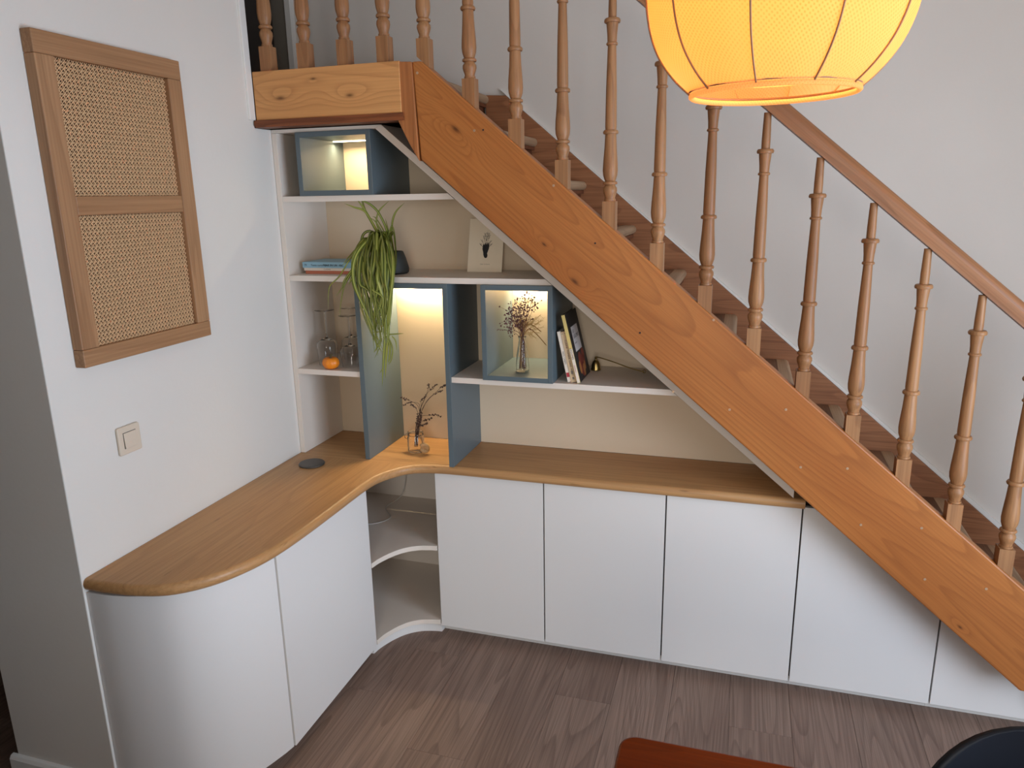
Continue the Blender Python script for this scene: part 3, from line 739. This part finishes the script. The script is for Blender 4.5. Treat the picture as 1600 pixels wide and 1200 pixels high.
# wine glasses standing upside down
def wine(label, x, y, rb, hb, ht):
    o_ = None
    bm = B(); z = 1.1135; t_ = .0011
    outr = [(rb*.84, 0), (rb*.93, hb*.3), (rb, hb*.72), (rb*.93, hb*.86), (rb*.6, hb*.97), (.008, hb*1.03), (.0042, hb*1.12), (.0035, hb*1.5), (.004, ht-.008), (.012, ht-.004), (rb*.92, ht-.0012), (rb*.92, ht), (0, ht)]
    inr = [(0, hb*.985), (rb*.58, hb*.955), (rb*.91, hb*.845), (rb-t_, hb*.715), (rb*.93-t_, hb*.3), (rb*.84-t_, 0)]
    lathe(bm, inr+outr, 28)
    o_ = obj('wine_glass', bm, M_GLASS); autosmooth(o_, 50); o_.location = (x, y, z)
    return tag(o_, label, 'wine glass', 'upturned wine glasses')
wine('upturned wine glass behind the little pumpkin, nearest the side panel', .105, 2.572, .042, .105, .222)
wine('upturned wine glass in front, next to the blue-grey niche panel', .213, 2.563, .040, .085, .205)
wine('upturned wine glass at the back, nearest the side panel', .148, 2.690, .040, .095, .215)
wine('upturned wine glass at the back, next to the blue-grey niche panel', .245, 2.680, .040, .095, .218)
# pumpkin
pk = thing('mini_pumpkin', 'small orange pumpkin on the shelf in front of the wine glasses', 'pumpkin', (.158, 2.503, 1.1135))
bm = B(); lathe(bm, [(0, .004), (.014, .0005), (.026, .006), (.033, .017), (.0345, .026), (.031, .037), (.022, .0445), (.010, .0445), (0, .041)], 40, rf=lambda a_: 1-.075*abs(math.cos(5*a_))**3)
obj('flesh', bm, M_PUMP, pk, smooth=True)
bm = B(); tube(bm, spline([(0, 0, .040), (.001, 0, .050), (.005, -.002, .058), (.010, -.004, .057)], 4), [.006, .005, .0045, .004, .0036, .0034, .0032, .003, .003, .003, .003, .003, .003][:13], 6); obj('stem', bm, M_PSTEM, pk)

# spider plant
PX, PY = .398, 2.600
pl = thing('spider_plant', 'variegated spider plant trailing over the shelf edge from a dark pot', 'plant', (PX, PY, 1.4805))
bm = B(); lathe(bm, [(0, 0), (.058, 0), (.066, .006), (.067, .018), (.056, .058), (.047, .082), (.044, .084), (.042, .078), (.042, .070), (0, .070)], 28)
o = obj('pot', bm, M_POT, pl); autosmooth(o, 40); o['label'] = 'dark grey pot narrowing towards the rim'
bm = B(); lathe(bm, [(0, .0705), (.041, .0705), (.041, .0745), (0, .077)], 20); obj('soil', bm, M_SOIL, pl)
m, n, b = nt('spider_leaf'); uv = N(n, 'ShaderNodeUVMap'); sx = N(n, 'ShaderNodeSeparateXYZ'); link(n, uv.outputs[0], sx.inputs[0])
oi = N(n, 'ShaderNodeObjectInfo'); tc = N(n, 'ShaderNodeTexCoord')
d_ = math_(n, 'ABSOLUTE', math_(n, 'SUBTRACT', sx.outputs[0], .5))
st = N(n, 'ShaderNodeMapRange'); st.inputs[1].default_value = .10; st.inputs[2].default_value = .22; st.inputs[3].default_value = 1; st.inputs[4].default_value = 0; link(n, d_, st.inputs[0])
gcol = mixc(n, oi.outputs['Random'], (.07, .10, .008), (.165, .19, .018))
gcol = mixc(n, math_(n, 'MULTIPLY', st.outputs[0], .75), gcol, (.44, .45, .11))
link(n, gcol, b.inputs['Base Color']); b.inputs['Roughness'].default_value = .45
b.inputs['Transmission Weight'].default_value = 0.0
M_LEAF = m
def leaf(pts, wid, parent=pl, twist=0.0):
    path = spline([Vector(p)-parent.location for p in pts], 5); n_ = len(path); bm = B(); ul = bm.loops.layers.uv.new('UVMap'); rows_ = []
    for i, p in enumerate(path):
        t_ = i/(n_-1); tg = (path[min(i+1, n_-1)]-path[max(i-1, 0)]).normalized()
        sd = tg.cross(Vector((math.sin(twist)*.6, 1, .25*math.cos(twist)))); sd = sd.normalized() if sd.length > .05 else Vector((1, 0, 0))
        nn = sd.cross(tg).normalized()
        ww = wid*(min(1, .45+t_*3.2) if t_ < .2 else 1)*(1 if t_ < .55 else max(.06, 1-((t_-.55)/.45)**1.6))/2
        rows_.append([(bm.verts.new(p-sd*ww+nn*ww*.35), 0), (bm.verts.new(p), .5), (bm.verts.new(p+sd*ww+nn*ww*.35), 1)])
    for A, C in zip(rows_, rows_[1:]):
        for k in range(2):
            f = bm.faces.new((A[k][0], A[k+1][0], C[k+1][0], C[k][0])); us = (A[k][1], A[k+1][1], C[k+1][1], C[k][1])
            for lp, u_ in zip(f.loops, us): lp[ul].uv = (u_, 0)
    ob = obj('leaf', bm, M_LEAF, parent, smooth=True); return ob
def PXP(lst, ys): return [at(x, y, 1, yy) for (x, y), yy in zip(lst, ys)]
R5 = random.Random(21)
CRY = 2.575
# upright leaves
for lst, w_, dy in (([(597, 378), (591, 366), (577, 341), (567, 324), (555, 308)], .011, -.03), ([(596, 378), (588, 360), (570, 331), (553, 324), (538, 318)], .009, -.05), ([(594, 374), (578, 344), (568, 322), (565, 308), (564, 297)], .008, -.02),
                    ([(604, 378), (604, 360), (592, 334), (580, 321), (569, 315), (561, 313)], .010, -.06), ([(598, 376), (590, 355), (588, 344), (592, 330), (600, 321), (608, 314)], .006, .0), ([(608, 380), (611, 366), (613, 345), (619, 330), (632, 317)], .009, .01),
                    ([(606, 378), (608, 370), (605, 355), (602, 341)], .007, .0), ([(604, 380), (609, 360), (613, 354), (617, 370), (619, 390)], .006, -.02), ([(603, 376), (594, 358), (586, 346), (578, 340)], .006, -.02), ([(606, 380), (600, 362), (588, 342), (582, 338)], .005, .02)):
    n_ = len(lst); leaf(PXP(lst, [CRY+dy*i/(n_-1) for i in range(n_)]), w_, twist=R5.uniform(-.5, .5))
# arching leaves on the left
for lst, w_, dy in (([(594, 378), (580, 362), (568, 366), (563, 385), (559, 415), (553, 440)], .010, -.12), ([(590, 380), (575, 377), (558, 388), (543, 404), (535, 415)], .006, -.09), ([(592, 382), (572, 384), (552, 400), (536, 415)], .006, -.08),
                    ([(592, 384), (578, 378), (560, 388), (545, 408), (530, 432), (516, 446), (513, 462), (513, 482)], .005, -.13), ([(594, 384), (572, 384), (557, 408), (543, 436), (525, 463)], .013, -.13), ([(590, 384), (566, 392), (552, 418), (538, 438), (534, 448)], .008, -.13),
                    ([(592, 386), (570, 396), (552, 430), (545, 445)], .012, -.12), ([(590, 384), (568, 400), (541, 440), (533, 470), (531, 495)], .005, -.14)):
    n_ = len(lst); leaf(PXP(lst, [2.455+(CRY-2.455)*max(0, min(1, 1-(py-376)/34)) if i else CRY for i, (px, py) in enumerate(lst)]), w_, twist=R5.uniform(-.5, .5))
# hanging leaves over the shelf edge
for i in range(54):
    cx0 = 590+R5.uniform(-8, 20); sx0 = R5.choice((R5.gauss(588, 15), R5.uniform(552, 618))); sx0 = max(550, min(620, sx0))
    ty = R5.choice((R5.uniform(440, 500), R5.uniform(470, 545), R5.uniform(500, 556)))
    bot = 596+(sx0-592)*max(.15, 1-(ty-430)/125)+R5.uniform(-9, 9)
    yo = 2.438+R5.uniform(-.05, .018)
    lst = [(cx0, 382), ((cx0*.5+sx0*.5)+R5.uniform(-5, 5), 370+R5.uniform(-10, 10)), (sx0+R5.uniform(-4, 4), 402+R5.uniform(-10, 10)), (sx0+R5.uniform(-7, 7), 440+R5.uniform(-8, 8)), ((sx0+bot)/2+R5.uniform(-8, 8), (440+ty)/2), (bot, ty)]
    leaf(PXP(lst, [CRY, CRY-.045, yo+.035 if yo+.035 < 2.46 else 2.46, yo, yo, yo+R5.uniform(-.015, .01)]), R5.uniform(.009, .017), twist=R5.uniform(-1.2, 1.2))
for lst, w_ in (([(598, 470), (601, 520), (599, 560), (597, 604)], .010), ([(604, 470), (606, 520), (603, 560), (602, 592)], .010), ([(566, 450), (572, 490), (585, 530), (598, 551)], .009), ([(571, 450), (573, 480), (580, 515), (590, 545)], .009), ([(596, 528), (592, 536), (588, 545), (584, 551)], .006), ([(603, 525), (609, 540), (608, 560), (606, 567)], .008),
                ([(607, 527), (613, 545), (611, 562), (607, 570)], .006), ([(612, 525), (618, 533), (620, 548)], .005), ([(598, 518), (588, 519), (577, 520)], .004), ([(606, 523), (618, 522), (631, 521)], .005), ([(597, 528), (592, 545), (585, 560)], .003), ([(599, 575), (596, 579), (593, 583)], .003), ([(606, 440), (608, 480), (606, 505), (603, 525)], .006)):
    leaf(PXP(lst, [2.425]*len(lst)), w_, twist=R5.uniform(-.5, .5))

# vase and dried bouquet in the lit box
VX, VY, VZ = .930, 2.552, 1.1320
bm = B(); lathe(bm, [(0, 0), (.021, 0), (.0245, .003), (.0250, .020), (.022, .058), (.0150, .098), (.0125, .118), (.0135, .128), (.0150, .130), (.0140, .132), (.0120, .130), (.0108, .118), (.0132, .098), (.0200, .058), (.0228, .020), (.0215, .008), (0, .006)], 28)
ob = obj('bottle_vase', bm, M_GLASS); autosmooth(ob, 50); ob.location = (VX, VY, VZ)
tag(ob, 'clear glass bottle vase inside the lit blue-grey box', 'vase')
bq = thing('dried_bouquet', 'bouquet of dried purple-brown buds and tan grasses in the bottle vase', 'dried flowers', (VX, VY, VZ+.010))
R6 = random.Random(4)
def stem(tip, kind):
    bm = B(); tip = Vector(tip); nk = Vector((R6.uniform(-.006, .006), R6.uniform(-.005, .005), .115)); b0 = Vector((R6.uniform(-.014, .014), R6.uniform(-.012, .012), .002))
    path = spline([b0, nk, nk.lerp(tip, .5)+Vector((0, 0, .012)), tip], 4)
    tube(bm, path, .0007, 4)
    if kind == 'bud':
        for k in range(11):
            c_ = tip+Vector((R6.gauss(0, .012), R6.gauss(0, .010), R6.gauss(0, .013)))
            tube(bm, [path[-2], c_], .0004, 3); blob(bm, c_, R6.uniform(.0020, .0038), 1)
        mt = M_BUD
    elif kind == 'tan':
        for k in range(8):
            p = path[-1].lerp(path[-5], R6.random()); d = Vector((R6.uniform(-.012, .012), R6.uniform(-.01, .01), R6.uniform(.008, .024))); tube(bm, [p, p+d], .0007, 3)
        mt = M_TAN
    else:
        for k in range(16):
            p = path[-1].lerp(path[-6], R6.random()*.9); d = Vector((R6.uniform(-.004, .020), R6.uniform(-.008, .008), R6.uniform(-.014, .016))); tube(bm, [p, p+d], .00035, 3)
        mt = M_PALE
    obj('stem', bm, mt, bq)
def BT(px, py, y=VY): return at(px, py, 1, y+R6.uniform(-.03, .03))-bq.location
for px, py in ((805, 478), (812, 472), (818, 484), (800, 488), (808, 492), (815, 496), (806, 500), (811, 484), (821, 474), (826, 468), (832, 468), (838, 474), (795, 484), (803, 505), (817, 500), (826, 484), (793, 496), (799, 498), (812, 506), (793, 512), (796, 518)): stem(BT(px, py), 'bud')
stem(BT(783, 516), 'bud') if False else None
for px, py in ((806, 508), (812, 502), (818, 505), (822, 502), (810, 512), (815, 510), (820, 512), (824, 508), (803, 510), (816, 503)): stem(BT(px, py), 'tan')
for px, py in ((838, 495), (842, 505), (846, 512), (842, 520), (836, 500), (830, 498), (845, 492), (848, 500), (832, 522), (838, 528), (828, 492)): stem(BT(px, py, 2.57), 'pale')
for tip in ((846, 519), (854, 540)):
    P = [at(815, 529, 1, VY), at(820, 512, 1, VY), at(830, 507, 1, VY), at(*tip, 1, VY)] if tip[0] == 846 else [at(816, 528, 1, VY), at(826, 514, 1, VY), at(840, 524, 1, VY), at(*tip, 1, VY)]
    path = spline([p-bq.location for p in P], 5); bm = B(); tube(bm, path, [.0016]*(len(path)-1)+[.0005], 5); obj('blade', bm, M_TAN, bq)
bm = B(); path = spline([at(x, y, 1, VY)-bq.location for x, y in ((814, 528), (804, 520), (792, 516), (777, 515))], 5); tube(bm, path, .0008, 4)
for p in path[8:]: blob(bm, p+Vector((0, 0, R6.uniform(-.003, .003))), .0016, 1)
obj('stem', bm, M_BUD, bq)

# leaning books
def lean_book(label, x0, thk, dep, hgt, cover, y0, tilt, spine_m=None):
    """base left edge at x0, leaning to the left by tilt; spine faces the room"""
    t = thing('book', label, 'book', (x0, y0, 1.1135), 'books leaning on the lit box', rot=(0, -tilt, 0))
    c_ = .0016; bm = B()
    box(bm, 0, c_, 0, dep, 0, hgt); box(bm, thk-c_, thk, 0, dep, 0, hgt); ob = obj('cover', bm, cover, t)
    bm = B(); box(bm, 0, thk, -.0014, -.0001, 0, hgt); obj('spine', bm, spine_m or cover, t)
    bm = B(); box(bm, c_+.0003, thk-c_-.0003, .0003, dep-.003, .002, hgt-.002); obj('pages', M_PAGES and bm, M_PAGES, t)
    return t
T1 = math.radians(12.3)
M_BW, M_BB, M_BY, M_BK = book_mat('white_spine', srgb(228, 214, 198)), book_mat('beige_spine', srgb(206, 178, 142)), book_mat('yellow_spine', srgb(214, 190, 118)), book_mat('black_cover', (.012, .011, .012))
M_RED = book_mat('red_ink', srgb(170, 50, 60)); M_FOOD = book_mat('food_print_red', (.16, .022, .014)); M_FOOD2 = book_mat('food_print_orange', (.30, .11, .03)); M_LABEL = book_mat('label_white', srgb(205, 198, 196))
XB = 1.1125
t = lean_book('thin white book leaning directly on the lit box', XB, .0125, .125, .184, M_BW, 2.502, T1)
text('lettering', 'NOS CHEFS', M_INK, t, .009, (.0032, -.0016, .112), (0, 0, -1), (1, 0, 0), 'LEFT'); bm = B(); box(bm, .001, .0115, -.0018, -.0015, .018, .034); obj('spine_mark', bm, M_RED, t)
t = lean_book('beige paperback between the white book and the tall black book', XB+.0136, .0215, .125, .184, M_BB, 2.500, T1)
text('lettering', 'CUISINE  TOMBER  DANS  WANT  ET', M_INK, t, .0088, (.0075, -.0016, .155), (0, 0, -1), (1, 0, 0), 'LEFT')
bm = B(); box(bm, .002, .007, -.0018, -.0015, .176, .1785); box(bm, .013, .018, -.0018, -.0015, .176, .1785); box(bm, .007, .014, -.0018, -.0015, .010, .018); box(bm, .006, .015, -.0018, -.0015, .030, .042); obj('spine_mark', bm, M_GREYINK, t)
t = lean_book('tall cookbook with a black cover and a white label, rightmost of the leaning books', XB+.0364, .012, .175, .247, M_BK, 2.492, T1+math.radians(1.2), M_BY)
bm = B(); box(bm, .0008, .0112, -.0017, -.00145, 0.001, .125); obj('spine_band', bm, M_BW, t)
text('lettering', 'LEGUMES', M_INK, t, .010, (.0025, -.0019, .128), (0, 0, -1), (1, 0, 0), 'LEFT'); text('lettering', 'recettes', M_RED, t, .008, (.0030, -.0019, .066), (0, 0, -1), (1, 0, 0), 'LEFT')
bm = B(); box(bm, .0121, .0125, .040, .135, .105, .195); obj('cover_label', bm, M_LABEL, t)
for s_, z_, sz in (('LES', .172, .016), ('LEGUMES', .152, .019), ('recettes', .132, .010)): text('lettering', s_, M_INK, t, sz, (.0127, .047, z_), (0, 1, 0), (0, 0, 1), 'LEFT')
bm = B()
for (y_, z_, r_) in ((.075, .072, .024), (.11, .055, .026), (.085, .032, .024), (.125, .085, .020)): prism(bm, [(y_+r_*math.cos(2*PI*k/16), z_+r_*1.1*math.sin(2*PI*k/16)) for k in range(16)], 0, .0121, .0124)
obj('cover_print', bm, M_FOOD, t)
bm = B()
for (y_, z_, r_) in ((.050, .045, .015), (.098, .028, .014), (.120, .040, .010)): prism(bm, [(y_+r_*math.cos(2*PI*k/14), z_+r_*1.6*math.sin(2*PI*k/14)) for k in range(14)], 0, .0125, .0127)
obj('cover_print', bm, M_FOOD2, t)

# brass candle snuffer
s0 = at(931, 578, 2, 1.1135)
sn = thing('candle_snuffer', 'brass candle snuffer with a bell and long thin handle on the sloping shelf', 'candle snuffer', (s0.x, s0.y, 1.1135))
bm = B(); lathe(bm, [(.0185, 0), (.0195, .002), (.0175, .010), (.0155, .024), (.0115, .034), (.0045, .039), (.004, .044), (.0052, .047), (.003, .052), (0, .053), (0, .036), (.0095, .032), (.0140, .022), (.0165, .004)], 24, close=True)
autosmooth(obj('bell', bm, M_BRASS, sn), 40)
bm = B(); tube(bm, spline([(.002, 0, .049), (.012, -.003, .050), (.07, -.010, .036), (.13, -.015, .018), (.185, -.02, .006)], 6), .0022, 8); obj('handle', bm, M_BRASS, sn, smooth=True)
bm = B(); tube(bm, [(.185+.006*math.cos(2*PI*k/14), -.02, .0085+.006*math.sin(2*PI*k/14)) for k in range(15)], .0014, 6); obj('hanging_ring', bm, M_BRASS, sn)

# ================================================================ PENDANT LAMP
LX, LY, LZ = 1.716, 1.30, 1.909
lp = thing('pendant_lamp', 'glowing yellow fabric pendant lamp with dark wire ribs', 'lamp', (LX, LY, LZ))
LPROF = [(.124, 0), (.150, .024), (.173, .054), (.188, .088), (.196, .125), (.199, .165), (.194, .21), (.178, .26), (.150, .305), (.110, .340), (.070, .355)]
sp = spline([(r, 0, z) for r, z in LPROF], 4)
m, n, b = nt('lamp_fabric'); tc = N(n, 'ShaderNodeTexCoord'); se = N(n, 'ShaderNodeSeparateXYZ'); link(n, tc.outputs['Object'], se.inputs[0])
an = math_(n, 'ARCTAN2', se.outputs[1], se.outputs[0])
# open mesh: holes of the weave
hol = math_(n, 'MULTIPLY', math_(n, 'SINE', math_(n, 'MULTIPLY', an, 170.0)), math_(n, 'SINE', math_(n, 'ADD', math_(n, 'MULTIPLY', se.outputs[2], 880.0), math_(n, 'MULTIPLY', an, 40.0))))
hol = math_(n, 'MULTIPLY', math_(n, 'MAXIMUM', hol, 0.0), noise(n, mapping(n, tc.outputs['Object'], (14, 14, 5)), 1, 2))
fabc = mixc(n, hol, (.90, .52, .20), (.62, .31, .06))
tr = N(n, 'ShaderNodeBsdfTranslucent'); link(n, fabc, tr.inputs[0]); df = N(n, 'ShaderNodeBsdfDiffuse'); link(n, fabc, df.inputs[0])
mx = N(n, 'ShaderNodeMixShader'); mx.inputs[0].default_value = .62; link(n, df.outputs[0], mx.inputs[1]); link(n, tr.outputs[0], mx.inputs[2])
em = N(n, 'ShaderNodeEmission'); link(n, fabc, em.inputs[0]); em.inputs[1].default_value = .22
ad = N(n, 'ShaderNodeAddShader'); link(n, mx.outputs[0], ad.inputs[0]); link(n, em.outputs[0], ad.inputs[1])
link(n, ad.outputs[0], n.nodes['Material Output'].inputs[0])
M_FAB = m
NR = 10
def gore(rf_):
    return lambda a_: 1-.012*(1-abs(math.cos(a_*NR/2+.35)))*rf_
bm = B(); lathe(bm, [(v.x, v.z) for v in sp], 80, rf=gore(1)); autosmooth(obj('outer_shade', bm, M_FAB, lp), 60)
bm = B(); lathe(bm, [(v.x*.84-.004, v.z+.012) for v in sp[2:-3]], 60); autosmooth(obj('inner_shade', bm, M_FAB, lp), 60)
rim = [(.1245*math.cos(2*PI*k/64), .1245*math.sin(2*PI*k/64), -.001) for k in range(65)]
bm = B(); tube(bm, rim, .0042, 8); obj('rim_binding', bm, M_FAB, lp, smooth=True)
bm = B(); tube(bm, [(x*1.022, y*1.022, 0.0055) for x, y, z in rim], .0018, 6); obj('rim_wire', bm, M_WIRE, lp, smooth=True)
for k in range(NR):
    a_ = math.radians(-90-12+36*k)
    bm = B(); tube(bm, [((v.x+.0012)*math.cos(a_), (v.x+.0012)*math.sin(a_), v.z) for v in sp], .0015, 6); obj('rib', bm, M_WIRE, lp, smooth=True)
bm = B(); lathe(bm, [(0, .36), (.07, .355), (.07, .352), (.02, .350), (.018, .28), (0, .28)], 24); obj('lamp_holder', bm, M_WIRE, lp)
bm = B(); tube(bm, [(0, 0, .36), (0, 0, ZC-LZ-.03)], .003, 8); obj('cord', bm, M_INK, lp)
bm = B(); lathe(bm, [(0, ZC-LZ-.03), (.05, ZC-LZ-.03), (.05, ZC-LZ-.0005), (0, ZC-LZ-.0005)], 24); obj('ceiling_rose', bm, M_TRIM, lp)
bm = B(); blob(bm, (0, 0, .215), .032, 3); lathe(bm, [(0, .235), (.018, .24), (.016, .279), (0, .279)], 16); obj('bulb', bm, emit('bulb_glow', (1, .75, .4), 12), lp, smooth=True)
bl = bpy.data.lights.new('bulb_light', 'POINT'); bl.energy = 3.9; bl.color = (1, .74, .40); bl.shadow_soft_size = .03
bo = bpy.data.objects.new('bulb_light', bl); COL.objects.link(bo); bo.parent = lp; bo.location = (0, 0, .16)

# ================================================================ TABLE AND CHAIR
t = thing('dining_table', 'worn red-brown varnished table with rounded corners in the foreground', 'table', (2.2, .80, 0))
tx0, tx1, ty0, ty1 = 1.512, 2.92, .36, 1.224
bm = B(); prism(bm, rrect(tx0, tx1, ty0, ty1, .035, 8), 2, .722, .75); rel(t, obj('table_top', bm, M_TABLE, t, bevel=.005))
for x in (tx0+.07, tx1-.07):
    for y in (ty0+.07, ty1-.07):
        bm = B(); prism(bm, [(x-.022, y-.022), (x+.022, y-.022), (x+.022, y+.022), (x-.022, y+.022)], 2, .0005, .7215); rel(t, obj('leg', bm, M_TABLE, t, bevel=.003))
bm = B(); box(bm, tx0+.1, tx1-.1, ty0+.06, ty0+.08, .64, .7215); box(bm, tx0+.1, tx1-.1, ty1-.08, ty1-.06, .64, .7215); rel(t, obj('apron', bm, M_TABLE, t))
# shell chair pushed up to the far side of the table
c = thing('shell_chair', 'dark navy plastic shell chair with a rounded backrest at the table', 'chair', (2.238, 1.145, 0))
bm = B(); rows_ = []
NU, NV = 21, 17
def backpt(u, v):
    # u in -1..1 across, v in 0..1 up; superellipse outline
    hw = .205*(1-max(0, (v-.28)/.72)**2.6)**.5 if v < 1 else 0.0
    x = u*max(hw, .0005); z = .47+v*.352; y = .175+.02*v-.060*(x/.205)**2
    return Vector((x, y, z))
vsF = [[bm.verts.new(backpt(-1+2*i/(NU-1), 1-(1-j/(NV-1))**1.6 if j < NV-1 else .999)) for i in range(NU)] for j in range(NV)]
for j in range(NV-1):
    for i in range(NU-1): bm.faces.new((vsF[j][i], vsF[j][i+1], vsF[j+1][i+1], vsF[j+1][i]))
ob = obj('backrest', bm, M_NAVY, c, smooth=True); sm = ob.modifiers.new('shell', 'SOLIDIFY'); sm.thickness = .012
bm = B(); prism(bm, rrect(-.215, .215, -.23, .20, .10, 8), 2, .44, .462); obj('seat', bm, M_NAVY, c, bevel=.006)
for sx_ in (-1, 1):
    for sy_ in (-1, 1):
        bm = B(); tube(bm, [(sx_*.14, sy_*.13, .4395), (sx_*.20, sy_*.19, .006)], [.014, .010], 10); obj('leg', bm, M_METAL, c, smooth=True)

# ---------------------------------------------------------------- pieces that belong to a part: thing > part > sub-part
def under(child, part):
    child.parent = part; child.matrix_parent_inverse = part.matrix_basis.inverted()
PIECES = {'lettering': ('spine', 'cover', 'sheet'), 'spine_mark': ('spine',), 'spine_band': ('spine',), 'cover_label': ('cover',), 'cover_print': ('cover',), 'hand_print': ('sheet',), 'twig_print': ('sheet',),
          'soil': ('pot',), 'rocker': ('plate',), 'rocker_gap': ('plate',), 'wire_clip': ('jar_body',), 'clip_lever': ('jar_body',), 'plug': ('outer_stringer',), 'beam_moulding': ('landing_beam',), 'rib': ('outer_shade',), 'rim_wire': ('rim_binding',), 'hanging_ring': ('handle',)}
for t in [o for o in COL.objects if o.type == 'EMPTY']:
    kids = list(t.children); byname = {}
    for k in kids: byname.setdefault(k.name.split('.')[0], k)
    for k in kids:
        for want in PIECES.get(k.name.split('.')[0], ()):
            if want in byname: under(k, byname[want]); break
